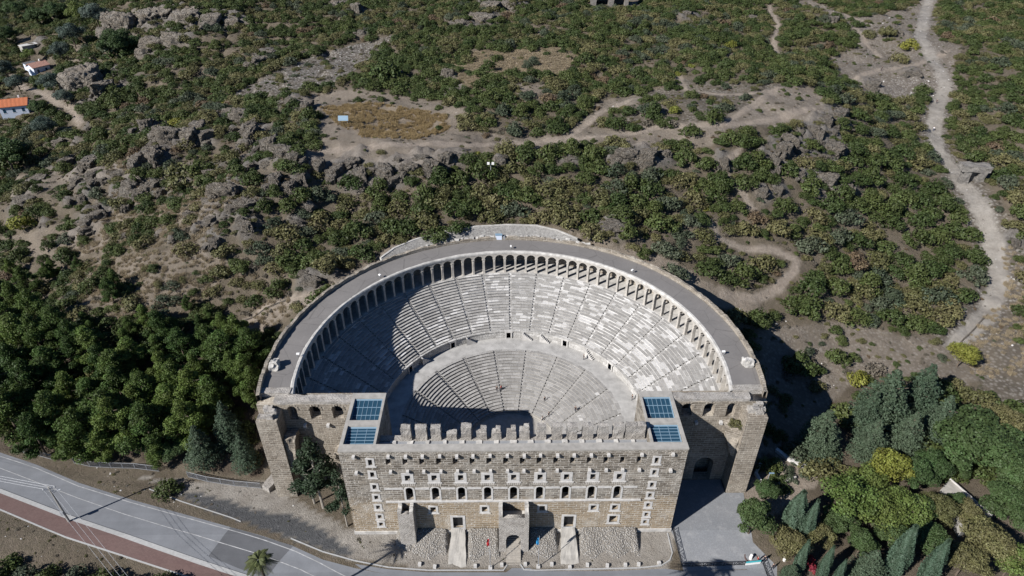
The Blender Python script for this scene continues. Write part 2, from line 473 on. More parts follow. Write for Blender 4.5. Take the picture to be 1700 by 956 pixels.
def ground_mat():
    t = NT('hillside_soil')
    co = t.obj()
    a = t.n('ShaderNodeAttribute', attribute_name='mask')
    sep = t.n('ShaderNodeSeparateColor', {0: a.outputs['Color']}).outputs
    a2 = t.n('ShaderNodeAttribute', attribute_name='mask2')
    sep2 = t.n('ShaderNodeSeparateColor', {0: a2.outputs['Color']}).outputs
    n1 = t.noise(co, 0.12, 5, 0.65)
    n2 = t.noise(co, 0.9, 5, 0.7)
    n3 = t.noise(co, 4.5, 4, 0.75)
    base = t.mix(n1, (0.105, 0.083, 0.062), (0.18, 0.146, 0.112))
    base = t.mix(t.math('MULTIPLY', n2, 0.55), base, (0.075, 0.070, 0.040))
    base = t.mix(t.math('MULTIPLY', t.noise(co, 1.7, 6, 0.8, 0.56, 0.72), 0.8), base, (0.27, 0.23, 0.19))
    path = t.mix(n2, (0.24, 0.198, 0.158), (0.36, 0.308, 0.258))
    gold = t.mix(n2, (0.16, 0.12, 0.07), (0.28, 0.21, 0.125))
    vr = t.n('ShaderNodeTexVoronoi', {'Vector': co, 'Scale': 1.1, 'Randomness': 1.0})
    vcol = t.n('ShaderNodeSeparateColor', {0: vr.outputs['Color']}).outputs[0]
    vd = t.n('ShaderNodeMapRange', {0: vr.outputs['Distance'], 1: 0.2, 2: 0.6}).outputs[0]
    rub = t.mix(vcol, (0.17, 0.155, 0.14), (0.42, 0.40, 0.37))
    rub = t.mix(vd, rub, (0.10, 0.088, 0.075))
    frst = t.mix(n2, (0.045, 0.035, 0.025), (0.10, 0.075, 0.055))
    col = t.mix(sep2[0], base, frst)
    col = t.mix(sep[1], col, gold)
    col = t.mix(sep[2], col, rub)
    rk1 = t.noise(co, 0.8, 6, 0.75, .35, .65)
    rkc = t.mix(rk1, (0.10, 0.092, 0.084), (0.235, 0.22, 0.205))
    rkc = t.mix(t.math('MULTIPLY', t.noise(co, 3.2, 5, 0.8, .5, .62), .75), rkc, (0.045, 0.042, 0.038))
    col = t.mix(t.math('MULTIPLY', a.outputs['Alpha'], 0.9), col, rkc)
    col = t.mix(sep[0], col, path)
    col = t.mix(t.math('MULTIPLY', n3, 0.35), col, (0.055, 0.048, 0.038))
    dust = t.mix(t.noise(co, 0.35, 6, 0.7), (0.21, 0.19, 0.165), (0.34, 0.315, 0.28))     # dusty forecourt soil
    col = t.mix(sep2[1], col, t.mix(t.math('MULTIPLY', n3, .12), dust, (0.1, 0.09, 0.08)))
    col = t.mix(sep2[2], col, t.mix(n2, (0.05, 0.053, 0.056), (0.09, 0.092, 0.096)))     # dark gravel
    t.color(col)
    t.bump(t.math('ADD', n3, n2), 0.7, 0.3)
    return t.m

M = {}
M['facade'] = masonry('weathered_ashlar', (0.105, 0.09, 0.072), (0.28, 0.246, 0.203), (0.48, 0.455, 0.41), warm=(0.235, 0.182, 0.12), ms=0.07, rh=0.6, bw=1.5, patch=.35)
M['wing'] = masonry('honey_ashlar', (0.17, 0.145, 0.115), (0.29, 0.252, 0.205), (0.43, 0.395, 0.34), ms=.065, rh=.6, bw=1.5, patch=.35)
M['rubblewall'] = masonry('rubble_masonry', (0.22, 0.20, 0.18), (0.36, 0.335, 0.30), (0.45, 0.43, 0.40), bw=0.5, rh=0.32, ms=0.05, patch=0.3)
M['pale'] = plain('pale_limestone', (0.43, 0.418, 0.40), 0.85, 0.2, 1.4)
M['cope'] = plain('coping_stone', (0.40, 0.385, 0.36), 0.9, 0.3, 0.9)
M['pier'] = plain('pier_stone', (0.36, 0.335, 0.30), 0.9, 0.3, 1.2)
M['seat'] = seats_mat('cavea_limestone')
M['seat2'] = seats_mat('lower_cavea_limestone', (0.36, 0.352, 0.34), 0.03)
M['dfloor'] = plain('diazoma_paving', (0.33, 0.322, 0.308), .9, .22, .5)
M['dwall'] = masonry('podium_ashlar', (0.36, 0.35, 0.33), (0.56, 0.55, 0.53), (0.25, 0.24, 0.225), bw=1.6, rh=0.8, ms=0.04, patch=0.2)
M['rock'] = rock_mat('grey_limestone', (0.30, 0.275, 0.24), (0.32, 0.25, 0.18))
M['ground'] = ground_mat()
M['concrete'] = plain('concrete', (0.30, 0.285, 0.26), 0.9, 0.18, 0.8)
M['white'] = plain('white_plaster', (0.72, 0.71, 0.69), 0.8, 0.08)
M['steel'] = plain('galvanised_steel', (0.30, 0.31, 0.325), 0.5, 0.1, 4, 0.3)
M['iron'] = plain('dark_iron', (0.02, 0.02, 0.022), 0.5, 0.1)
M['wood'] = plain('weathered_wood', (0.30, 0.275, 0.24), 0.8, 0.2, 2)
M['bark'] = plain('bark', (0.11, 0.085, 0.065), 0.95, 0.3, 5)
M['palebark'] = plain('pale_bark', (0.26, 0.235, 0.20), 0.95, 0.2, 5)
M['dark'] = plain('dark_void', (0.02, 0.019, 0.018), 0.95, 0.1)
M['paint'] = plain('road_paint', (0.30, 0.30, 0.30), 0.7, 0.3, 1)
M['kerb'] = plain('kerb_concrete', (0.30, 0.30, 0.295), 0.85, 0.12, 2)
M['red'] = plain('red_cloth', (0.33, 0.015, 0.02), 0.8, 0.1)
M['blue'] = plain('blue_cloth', (0.02, 0.20, 0.42), 0.8, 0.1)
M['teal'] = plain('teal_print', (0.06, 0.40, 0.44), 0.6, 0.1)
M['tile'] = plain('terracotta_tiles', (0.46, 0.16, 0.075), 0.85, 0.2, 3)
M['mauve'] = plain('faded_tiles', (0.33, 0.19, 0.15), 0.85, 0.2, 3)
M['bluewhite'] = plain('whitewash', (0.52, 0.57, 0.66), 0.8, 0.06)
M['skin'] = plain('skin', (0.42, 0.27, 0.2), 0.7, 0.05)
M['hair'] = plain('hair', (0.03, 0.022, 0.018), 0.7, 0.1)

def asphalt(name, c, s=0.25):
    t = NT(name)
    co = t.obj()
    f = t.noise(co, s, 5, 0.65)
    f2 = t.noise(co, 6, 3, 0.7)
    mp = t.n('ShaderNodeMapping', {0: co})
    mp.inputs['Rotation'].default_value = (0, 0, 0.45)
    mp.inputs['Scale'].default_value = (0.03, 0.9, 1)
    f3 = t.noise(mp.outputs[0], 1.0, 3, 0.6, 0.4, 0.65)
    col = t.mix(f, tuple(x * 0.85 for x in c), tuple(x * 1.12 for x in c))
    col = t.mix(t.math('MULTIPLY', f3, 0.18), col, tuple(x * 0.6 for x in c))
    col = t.mix(t.math('MULTIPLY', f2, 0.18), col, tuple(x * 0.55 for x in c))
    t.color(col)
    t.bump(f2, 0.3, 0.02)
    return t.m
M['asphalt'] = asphalt('worn_asphalt', (0.165, 0.172, 0.185))
M['asphalt2'] = asphalt('patched_asphalt', (0.095, 0.098, 0.105))
def roofing():
    t = NT('gallery_roofing')
    co = t.obj()
    vr = t.n('ShaderNodeTexVoronoi', {'Vector': co, 'Scale': .16, 'Randomness': 1.0}, feature='DISTANCE_TO_EDGE')
    crack = t.n('ShaderNodeMapRange', {0: t.math('ADD', vr.outputs['Distance'], t.math('MULTIPLY', t.noise(co, 1.2), .012)), 1: 0.006, 2: 0.02, 3: 1.0, 4: 0.0}).outputs[0]
    f, g, h = t.noise(co, .18, 6, .7), t.noise(co, 1.6, 5, .75), t.noise(co, 9, 3, .8)
    col = t.mix(f, (0.135, 0.127, 0.122), (0.185, 0.174, 0.166))
    col = t.mix(t.math('MULTIPLY', g, .4), col, (0.115, 0.108, 0.103))
    col = t.mix(t.math('MULTIPLY', h, .3), col, (0.24, 0.23, 0.22))
    t.color(t.mix(t.math('MULTIPLY', crack, .4), col, (0.05, 0.047, 0.045)))
    t.bump(h, .4, .03)
    return t.m
M['roof'] = roofing()
M['apronm'] = masonry('flint_facing', (0.17, 0.163, 0.155), (0.34, 0.33, 0.31), (0.24, 0.23, 0.215), bw=.5, rh=.34, ms=.05, patch=.2)

def cobbles():
    t = NT('cobbled_paving')
    co = t.obj()
    vr = t.n('ShaderNodeTexVoronoi', {'Vector': co, 'Scale': 4.0})
    v = t.n('ShaderNodeSeparateColor', {0: vr.outputs['Color']}).outputs[0]
    f = t.noise(co, 0.16, 5, 0.6)
    col = t.mix(v, (0.178, 0.188, 0.202), (0.205, 0.215, 0.23))
    col = t.mix(t.math('MULTIPLY', f, 0.5), col, (0.26, 0.262, 0.268))
    col = t.mix(t.math('MULTIPLY', t.n('ShaderNodeMapRange', {0: vr.outputs['Distance'], 1: 0.3, 2: 0.55}).outputs[0], 0.25), col, (0.10, 0.10, 0.10))
    col = t.mix(t.math('MULTIPLY', t.noise(co, 7, 3, .8), .3), col, (.12, .125, .13))
    col = t.mix(t.math('MULTIPLY', t.noise(co, .45, 6, .75, .52, .7), .6), col, (.30, .30, .30))
    t.color(col)
    return t.m
M['cobble'] = cobbles()

def redpave():
    t = NT('red_pavers')
    co = t.obj()
    br = t.n('ShaderNodeTexBrick', {'Vector': co, 'Color1': (0.10, 0.066, 0.062), 'Color2': (0.13, 0.086, 0.08), 'Mortar': (0.10, 0.06, 0.052), 'Scale': 1.0, 'Brick Width': 0.4, 'Row Height': 0.2, 'Mortar Size': 0.02})
    f = t.noise(co, 0.4, 5)
    t.color(t.mix(t.math('MULTIPLY', f, 0.5), br.outputs[0], (0.135, 0.095, 0.085)))
    return t.m
M['redpave'] = redpave()

def rubble_mat():
    t = NT('pale_rubble')
    co = t.obj()
    vr = t.n('ShaderNodeTexVoronoi', {'Vector': co, 'Scale': 3.6})
    v = t.n('ShaderNodeSeparateColor', {0: vr.outputs['Color']}).outputs[0]
    d = t.n('ShaderNodeMapRange', {0: vr.outputs['Distance'], 1: 0.15, 2: 0.62}).outputs[0]
    col = t.mix(v, (0.34, 0.325, 0.30), (0.56, 0.54, 0.51))
    col = t.mix(d, col, (0.17, 0.155, 0.135))
    t.color(col)
    t.bump(t.math('MULTIPLY', d, -1.0), 1.0, 0.25)
    return t.m
M['rubble'] = rubble_mat()
M['ruin'] = masonry('ruin_masonry', (0.13, 0.12, 0.11), (0.24, 0.225, 0.205), (0.25, 0.235, 0.215), bw=.9, rh=.45, patch=.2)

def glass_mat():
    t = NT('skylight_glass')
    t.color((0.018, 0.052, 0.085))
    t.b.inputs['Roughness'].default_value = 0.08
    t.b.inputs['Specular IOR Level'].default_value = 0.45
    return t.m
M['glass'] = glass_mat()
M['bluesteel'] = plain('pale_blue_steel', (0.17, 0.255, 0.33), 0.5, 0.05)

F = {}
F['oak'] = foliage('kermes_oak_leaves', (0.038, 0.060, 0.016), (0.074, 0.094, 0.026))
F['olive'] = foliage('olive_green_scrub', (0.090, 0.092, 0.034), (0.13, 0.12, 0.05))
F['grey'] = foliage('grey_thorn_scrub', (0.105, 0.095, 0.070), (0.15, 0.128, 0.10))
F['bluegrey'] = foliage('wild_olive_leaves', (0.052, 0.070, 0.040), (0.080, 0.095, 0.058))
F['yellow'] = foliage('yellow_green_leaves', (0.15, 0.165, 0.025), (0.19, 0.19, 0.03))
F['rust'] = foliage('rusty_autumn_leaves', (0.115, 0.082, 0.048), (0.14, 0.10, 0.06))
F['pine'] = foliage('pine_needles', (0.040, 0.076, 0.016), (0.105, 0.150, 0.028), 0.25)
F['cedar'] = foliage('cedar_needles', (0.042, 0.068, 0.040), (0.066, 0.092, 0.054))
F['darkconifer'] = foliage('dark_conifer_needles', (0.022, 0.040, 0.020), (0.034, 0.054, 0.026))
F['silver'] = foliage('silvery_olive_leaves', (0.060, 0.088, 0.070), (0.085, 0.112, 0.090))
F['cypress'] = foliage('cypress_leaves', (0.036, 0.066, 0.042), (0.05, 0.082, 0.05))
F['broad'] = foliage('broad_leaves', (0.040, 0.072, 0.022), (0.06, 0.092, 0.03))
F['lime'] = foliage('lime_green_leaves', (0.078, 0.122, 0.026), (0.115, 0.145, 0.032))
F['redleaf'] = foliage('red_flowers', (0.17, 0.012, 0.022), (0.2, 0.015, 0.025))
F['palm'] = foliage('palm_fronds', (0.075, 0.095, 0.03), (0.085, 0.10, 0.035))

# ------------------------------------------------------------------ object helpers
def tag(o, label=None, cat=None, group=None, kind=None):
    if label: o['label'] = label
    if cat: o['category'] = cat
    if group: o['group'] = group
    if kind: o['kind'] = kind
    return o

def link(name, me, parent=None, loc=(0, 0, 0), rz=0, sc=None):
    o = bpy.data.objects.new(name, me)
    COL.objects.link(o)
    o.location = loc
    o.rotation_euler = (0, 0, rz)
    if sc is not None:
        o.scale = sc if hasattr(sc, '__len__') else (sc, sc, sc)
    if parent: o.parent = parent
    return o

def thing(name, label, cat, loc=(0, 0, 0), rz=0, group=None, sc=None):
    return tag(link(name, None, None, loc, rz, sc), label, cat, group)

def copy_thing(root, loc, rz=0, sc=None):
    r = root.copy()
    COL.objects.link(r)
    r.location = loc
    r.rotation_euler = (0, 0, rz)
    if sc is not None:
        r.scale = sc if hasattr(sc, '__len__') else (sc, sc, sc)
    for k in ('label', 'group'):
        if k in r: del r[k]
    for ch in list(root.children):
        c = ch.copy()
        COL.objects.link(c)
        c.parent = r
        for g in ch.children:
            d = g.copy()
            COL.objects.link(d)
            d.parent = c
    return r

def np_mesh(name, V, faces, mat, smooth_=False):
    """V (n,3); faces (m,k) array, all with the same number of corners"""
    me = bpy.data.meshes.new(name)
    V = np.asarray(V, np.float32)
    faces = np.asarray(faces, np.int32)
    k = faces.shape[1]
    me.vertices.add(len(V))
    me.vertices.foreach_set('co', V.ravel())
    me.loops.add(faces.size)
    me.loops.foreach_set('vertex_index', faces.ravel())
    me.polygons.add(len(faces))
    me.polygons.foreach_set('loop_start', np.arange(0, faces.size, k, dtype=np.int32))
    if smooth_:
        me.polygons.foreach_set('use_smooth', np.ones(len(faces), bool))
    me.update(calc_edges=True)
    if mat: me.materials.append(mat)
    return me

class MB:
    """collects simple shapes into one mesh"""
    def __init__(s):
        s.b = bmesh.new()
    def box(s, x0, x1, y0, y1, z0, z1):
        vs_ = [s.b.verts.new((x, y, z)) for z in (z0, z1) for x, y in ((x0, y0), (x1, y0), (x1, y1), (x0, y1))]
        for f in ((3, 2, 1, 0), (4, 5, 6, 7), (0, 1, 5, 4), (1, 2, 6, 5), (2, 3, 7, 6), (3, 0, 4, 7)):
            s.b.faces.new([vs_[i] for i in f])
        return vs_
    def hexa(s, bottom, top):
        vs_ = [s.b.verts.new(p) for p in list(bottom) + list(top)]
        n = len(bottom)
        s.b.faces.new(vs_[:n][::-1])
        s.b.faces.new(vs_[n:])
        for i in range(n):
            j = (i + 1) % n
            s.b.faces.new((vs_[i], vs_[j], vs_[n + j], vs_[n + i]))
    def tube(s, a, b, r0, r1=None, n=8):
        a, b = Vector(a), Vector(b)
        r1 = r0 if r1 is None else r1
        q = (b - a).to_track_quat('Z', 'Y')
        ring = lambda c, r: [c + q @ Vector((math.cos(2 * PI * i / n) * r, math.sin(2 * PI * i / n) * r, 0)) for i in range(n)]
        s.hexa(ring(a, r0), ring(b, r1))
    def quad(s, *pts):
        s.b.faces.new([s.b.verts.new(p) for p in pts])
    def rough(s, amt, seed=0, cuts=0, scale=0.8):
        if cuts:
            bmesh.ops.subdivide_edges(s.b, edges=s.b.edges[:], cuts=cuts, use_grid_fill=True)
        P = np.array([v.co for v in s.b.verts])
        d = np.stack([noise3(P + 31.7 * k, scale, seed + k) for k in range(3)], 1) * amt
        for v, e in zip(s.b.verts, d):
            v.co += Vector(e)
    def mesh(s, name, mat):
        bmesh.ops.recalc_face_normals(s.b, faces=s.b.faces[:])
        me = bpy.data.meshes.new(name)
        s.b.to_mesh(me)
        s.b.free()
        if mat: me.materials.append(mat)
        return me
    def build(s, name, mat, parent=None, loc=(0, 0, 0), rz=0):
        return link(name, s.mesh(name, mat), parent, loc, rz)

def plate(name, outline, holes, thick, mat):
    """flat plate in the x-z plane with real openings, front at y=0, back at y=thick"""
    cu = bpy.data.curves.new(name, 'CURVE')
    cu.dimensions = '2D'
    cu.fill_mode = 'BOTH'
    cu.extrude = thick / 2
    for pts in [outline] + holes:
        sp = cu.splines.new('POLY')
        sp.points.add(len(pts) - 1)
        for p, q in zip(sp.points, pts):
            p.co = (q[0], q[1], 0, 1)
        sp.use_cyclic_u = True
    tmp = bpy.data.objects.new(name, cu)
    COL.objects.link(tmp)
    dg = bpy.context.evaluated_depsgraph_get()
    me = bpy.data.meshes.new_from_object(tmp.evaluated_get(dg))
    bpy.data.objects.remove(tmp)
    bpy.data.curves.remove(cu)
    me.transform(Matrix(((1, 0, 0, 0), (0, 0, -1, thick / 2), (0, 1, 0, 0), (0, 0, 0, 1))))
    me.materials.clear()
    me.materials.append(mat)
    return me

def rect(x0, x1, z0, z1):
    return [(x0, z0), (x1, z0), (x1, z1), (x0, z1)]

def arch(x0, x1, z0, z1, n=8):
    r = (x1 - x0) / 2
    c = (x0 + x1) / 2
    return [(x0, z0), (x1, z0)] + [(c + r * math.cos(a), z1 - r + r * math.sin(a)) for a in np.linspace(0, PI, n)]

def sheet(name, pts, lift, mat, kind=None):
    """a drape over the front ground (level but for two breaks along y)"""
    b = bmesh.new()
    f = b.faces.new([b.verts.new((p[0], p[1], 0)) for p in pts])
    bmesh.ops.triangulate(b, faces=[f])
    for yy in (0.0, -7.5):
        bmesh.ops.bisect_plane(b, geom=b.verts[:] + b.edges[:] + b.faces[:], plane_co=(0, yy, 0), plane_no=(0, 1, 0))
    for v in b.verts:
        v.co.z = float(G(v.co.y)) + lift
    for f in b.faces:
        if f.normal.z < 0: f.normal_flip()
    bmesh.ops.recalc_face_normals(b, faces=b.faces[:])
    me = bpy.data.meshes.new(name)
    b.to_mesh(me)
    b.free()
    if sum(p.normal.z for p in me.polygons) < 0:
        me.flip_normals()
    me.materials.append(mat)
    o = link(name, me)
    if kind: o['kind'] = kind
    return o

def fp(pxs):
    return [at_front(u, v)[:2] for u, v in pxs]

def ribbon_pts(line, w):
    line = [np.array(p) for p in line]
    L, Rr = [], []
    for i, p in enumerate(line):
        a, b = line[max(i - 1, 0)], line[min(i + 1, len(line) - 1)]
        d = (b - a) / np.linalg.norm(b - a)
        n = np.array([-d[1], d[0]])
        L.append(p + n * w / 2)
        Rr.append(p - n * w / 2)
    return L + Rr[::-1]

def densify(line, step):
    out = []
    for a, b in zip(line[:-1], line[1:]):
        a, b = np.array(a, float), np.array(b, float)
        k = max(1, int(np.linalg.norm(b - a) / step))
        out += [a + (b - a) * i / k for i in range(k)]
    return out + [np.array(line[-1], float)]

# ------------------------------------------------------------------ ground
PLATEAU = [(478, 160), (600, 148), (700, 165), (775, 180), (770, 215), (850, 228), (940, 222), (1000, 165), (1062, 155), (1062, 172), (1008, 185), (965, 212), (1060, 210), (1160, 203), (1240, 185),
           (1290, 145), (1335, 140), (1370, 160), (1360, 195), (1300, 205), (1210, 212), (1180, 245), (1020, 240), (960, 247), (850, 247), (780, 265), (720, 280), (640, 272), (560, 265), (490, 284), (530, 230), (520, 190)]
GOLD = [(532, 178), (620, 170), (740, 190), (748, 215), (690, 232), (600, 227), (560, 205)]
PLAT2 = [(1060, 160), (1130, 130), (1300, 140), (1372, 162), (1362, 202), (1200, 217), (1060, 214), (1010, 214)]
MOUND = [(745, 112), (790, 85), (930, 80), (962, 95), (930, 125), (850, 130), (775, 150)]
MOUND2 = [(850, 140), (905, 138), (900, 155), (850, 160)]
RUIN = [(375, 165), (430, 130), (520, 92), (620, 66), (655, 58), (600, 112), (540, 142), (470, 160)]
RUIN2 = [(1300, 0), (1345, 0), (1420, 30), (1500, 15), (1530, 0), (1556, 0), (1556, 60), (1600, 78), (1582, 112), (1592, 150), (1570, 185), (1540, 160), (1440, 165), (1405, 130), (1370, 100), (1425, 78), (1390, 30), (1330, 12)]
RUBPILE = [(1430, 138), (1500, 125), (1560, 130), (1580, 160), (1545, 165), (1450, 162)]
FIELD_R = [(1590, 570), (1640, 522), (1668, 480), (1664, 405), (1700, 410), (1760, 420), (1760, 740), (1690, 700), (1640, 650), (1600, 610)]
MID_R = [(1262, 545), (1400, 532), (1540, 562), (1650, 600), (1610, 640), (1430, 620), (1360, 690), (1300, 790), (1240, 770), (1260, 640)]
BEHIND = [(945, 386), (1080, 418), (1180, 468), (1262, 505), (1250, 530), (1150, 490), (1060, 435), (960, 400)]
BEHIND_L = [(665, 398), (690, 404), (640, 432), (540, 492), (470, 520), (430, 560), (372, 560), (378, 545), (440, 505), (520, 482), (600, 440)]
BANDS = [[(0, 300), (130, 270), (150, 292), (0, 338)], [(0, 398), (250, 335), (420, 305), (420, 322), (260, 402), (120, 425), (0, 430)], [(150, 430), (330, 410), (400, 440), (330, 500), (230, 520), (120, 500)],
         [(130, 280), (220, 262), (230, 290), (150, 300)], [(200, 18), (330, 8), (350, 20), (240, 32)], [(110, 62), (150, 80), (150, 110), (110, 112)]]
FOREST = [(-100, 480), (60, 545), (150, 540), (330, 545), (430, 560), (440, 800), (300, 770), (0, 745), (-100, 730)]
WOODS_R = [(1310, 800), (1360, 640), (1440, 640), (1560, 590), (1640, 680), (1760, 760), (1760, 1100), (1290, 1100), (1300, 880)]
PATHS = [([(500, 245), (640, 240), (760, 240), (850, 236), (940, 231), (1000, 226), (1090, 213), (1200, 207), (1290, 198), (1350, 180)], 2.6), ([(945, 231), (975, 205), (1000, 185), (1060, 163)], 2.2),
         ([(1125, 128), (1140, 148), (1190, 156), (1250, 155), (1295, 145)], 1.8), ([(1195, 207), (1250, 175), (1290, 148)], 2.0),
         ([(1180, 370), (1195, 395), (1230, 412), (1290, 417), (1322, 432), (1318, 450), (1290, 480), (1250, 496), (1200, 488)], 2.2), ([(1278, 10), (1292, 40), (1285, 68), (1298, 95)], 2.0),
         ([(1250, 345), (1215, 300), (1195, 275), (1230, 245)], 1.6), ([(20, 125), (55, 150), (95, 172), (118, 182), (135, 203)], 2.8), ([(370, 552), (440, 508), (520, 490)], 1.0),
         ([(1420, 45), (1440, 75), (1460, 95)], 2.0), ([(1410, 132), (1460, 115), (1520, 108), (1575, 85)], 2.2), ([(1345, 5), (1385, 20), (1430, 35)], 2.0)]
TRACK = [(1544, -10), (1534, 30), (1528, 62), (1545, 95), (1562, 118), (1570, 145), (1556, 178), (1549, 215), (1556, 245), (1578, 275), (1602, 310), (1632, 352), (1647, 395), (1655, 430), (1660, 468), (1640, 520), (1612, 550), (1585, 575)]

def px_mask(u, v, poly, soft=0):
    return poly_in(u, v, poly)

def build_ground():
    def axis(a, b, fine, lo, hi, mid):
        f = list(np.arange(a, b + 1e-6, fine))
        l, x, st = [], a, fine
        while x > lo:
            st = min(st * 1.03, mid); x -= st; l.append(x)
        r, x, st = [], b, fine
        while x < hi:
            st = min(st * 1.03, mid); x += st; r.append(x)
        st = mid
        x = l[-1]
        while x > -6000:
            st *= 1.35; x -= st; l.append(x)
        x, st = r[-1], mid
        while x < 6000:
            st *= 1.35; x += st; r.append(x)
        return np.array(l[::-1] + f + r)
    xs = axis(-125, 150, 0.9, -290, 300, 1.6)
    ys = axis(-30, 150, 0.9, -45, 370, 1.6)
    ys = np.unique(np.concatenate([ys[(np.abs(ys) > 0.2) & (np.abs(ys + 7.5) > 0.2)], [0.0, -7.5]]))
    X, Y = np.meshgrid(xs, ys)
    Z = H(X, Y, carve=True)
    nx, ny = len(xs), len(ys)
    V = np.stack([X.ravel(), Y.ravel(), Z.ravel()], 1)
    i = np.arange(ny - 1)[:, None] * nx + np.arange(nx - 1)[None]
    Fq = np.stack([i, i + 1, i + 1 + nx, i + nx], -1).reshape(-1, 4)
    me = np_mesh('ground', V, Fq, M['ground'], True)
    u, v, dep = project(V)
    near = (V[:, 1] > -70)
    wob = np.clip(600 / dep, 1, 5)
    u = u + noise2(V[:, 0], V[:, 1], 4.0, 11) * 1.6 * wob + noise2(V[:, 0], V[:, 1], 1.7, 12) * 1.0 * wob
    v = v + noise2(V[:, 0], V[:, 1], 4.0, 13) * 1.0 * wob + noise2(V[:, 0], V[:, 1], 1.7, 14) * 0.6 * wob
    n = len(V)
    A = np.zeros((n, 4), np.float32); A[:, 3] = 1
    B = np.zeros((n, 4), np.float32); B[:, 3] = 1
    pat = 0.5 + 0.5 * noise2(V[:, 0], V[:, 1], 5, 21)
    pat2 = 0.5 + 0.5 * noise2(V[:, 0], V[:, 1], 2.2, 22)
    def paint(arr, ch, poly, val):
        k = poly_in(u, v, poly) & near
        arr[k, ch] = np.maximum(arr[k, ch], (val * (0.45 + 0.55 * pat) if np.isscalar(val) else val[k])[k] if np.isscalar(val) else val[k])
    paint(A, 0, PLATEAU, 0.55)
    paint(A, 2, PLATEAU, 0.25)
    paint(A, 2, PLAT2, 0.6)
    paint(A, 1, GOLD, 1.2)
    paint(A, 1, MOUND, 0.9); paint(A, 0, MOUND, 0.55); paint(A, 0, MOUND2, 0.6)
    paint(A, 2, RUIN, 1.1); paint(A, 2, RUIN2, 0.8); paint(A, 2, RUBPILE, 1.5); paint(A, 0, RUIN2, 0.35)
    paint(A, 2, FIELD_R, 0.8); paint(A, 1, FIELD_R, 0.25)
    paint(A, 2, MID_R, 0.55); paint(A, 0, MID_R, 0.4)
    paint(A, 0, BEHIND, 0.9); paint(A, 0, BEHIND_L, 0.75); paint(A, 2, BEHIND_L, 0.4)
    for p in BANDS:
        paint(A, 0, p, 0.5)
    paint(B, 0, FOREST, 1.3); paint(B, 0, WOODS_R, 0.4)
    # trodden paths: a soft strip of paler soil
    for line, w in PATHS + [(TRACK, 4.3)]:
        P = on_ground([p[0] for p in line], [p[1] for p in line])
        d = line_dist(V[:, 0], V[:, 1], P[:, :2]) + noise2(V[:, 0], V[:, 1], 2.5, 33) * 0.5
        k = 1 - smooth((d - w * 0.4) / (w * 0.35))
        if line is not TRACK: A[:, 0] = np.maximum(A[:, 0], k * 0.95)
        else:
            B[:, 1] = np.maximum(B[:, 1], k)
            k2 = 1 - smooth((d - 3) / 4)
            A[:, 2] = np.maximum(A[:, 2], k2 * 0.8)
    # front of the theatre
    dusty = [tuple(p) for p in fp([(440, 800), (465, 815), (585, 880), (1118, 880), (1112, 950), (890, 945), (700, 945), (585, 928), (480, 890), (400, 850), (330, 835), (300, 815), (230, 790), (330, 800)])]
    k = poly_in(V[:, 0] + noise2(V[:, 0], V[:, 1], 2, 40) * 0.5, V[:, 1], dusty)
    B[k, 1] = 0.75 + 0.25 * pat2[k]
    stepsr = [(1232, 800), (1300, 770), (1390, 770), (1360, 800), (1290, 850), (1262, 862), (1240, 840)]
    k = poly_in(u, v, stepsr) & near
    A[k, 0] = 0.8
    bankL = fp([(-300, 845), (0, 846), (110, 890), (300, 951), (330, 970), (330, 1000), (-300, 1000)])
    gr = fp([(296, 820), (330, 820), (380, 832), (430, 848), (495, 857), (545, 887), (590, 918), (583, 926), (540, 915), (480, 891), (440, 879), (380, 860), (330, 840)])
    k = poly_in(V[:, 0] + noise2(V[:, 0], V[:, 1], 2, 44) * 0.6, V[:, 1], gr)
    B[k, 2] = 0.95
    A[:, 3] = np.where(near, rock_field(V[:, 0], V[:, 1]) if near.any() else 0, 0)
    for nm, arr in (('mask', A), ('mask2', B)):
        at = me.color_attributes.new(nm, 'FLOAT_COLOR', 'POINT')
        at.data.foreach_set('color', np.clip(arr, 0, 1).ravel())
    o = link('ground', me)
    o['kind'] = 'structure'
build_ground()

# roads and pavements in front
E_UP = [(-250, 680), (0, 751), (60, 771), (130, 801), (217, 829), (300, 852), (383, 875), (440, 891), (490, 908), (536, 929), (589, 943), (640, 953), (720, 962)]
E_LO = [(-250, 745), (0, 812), (60, 835), (109, 853), (180, 877), (261, 905), (330, 929), (405, 953), (480, 975), (560, 1000)]
road = sheet('road', fp(E_UP) + fp(E_LO)[::-1], 0.012, M['asphalt'], 'structure')
court = sheet('forecourt', fp([(720, 962), (640, 953), (600, 944), (589, 936), (645, 945), (712, 950), (840, 950), (850, 943), (880, 943), (890, 948), (1010, 948), (1105, 944), (1135, 948), (1240, 946), (1300, 960), (1320, 1150), (400, 1150), (480, 1000), (560, 1000), (640, 985)]), 0.008, M['asphalt'], 'structure')
sheet('road_patch', fp([(383, 875), (440, 892), (487, 906), (463, 932), (443, 958), (400, 945), (346, 923), (365, 898)]), 0.018, M['asphalt2'], 'structure')
wh = lambda nm, line, w: sheet(nm, ribbon_pts(densify(fp(line), 2.5), w), 0.024, M['paint'], 'structure')
wh('road_marking', [(-250, 690), (0, 757), (60, 777), (130, 807), (217, 834), (300, 857), (383, 880), (440, 897), (490, 915), (530, 934), (580, 960)], 0.16)
wh('road_marking', [(-250, 712), (0, 777), (60, 800), (130, 827), (205, 853), (278, 875), (360, 899), (440, 923), (500, 946), (560, 975)], 0.14)
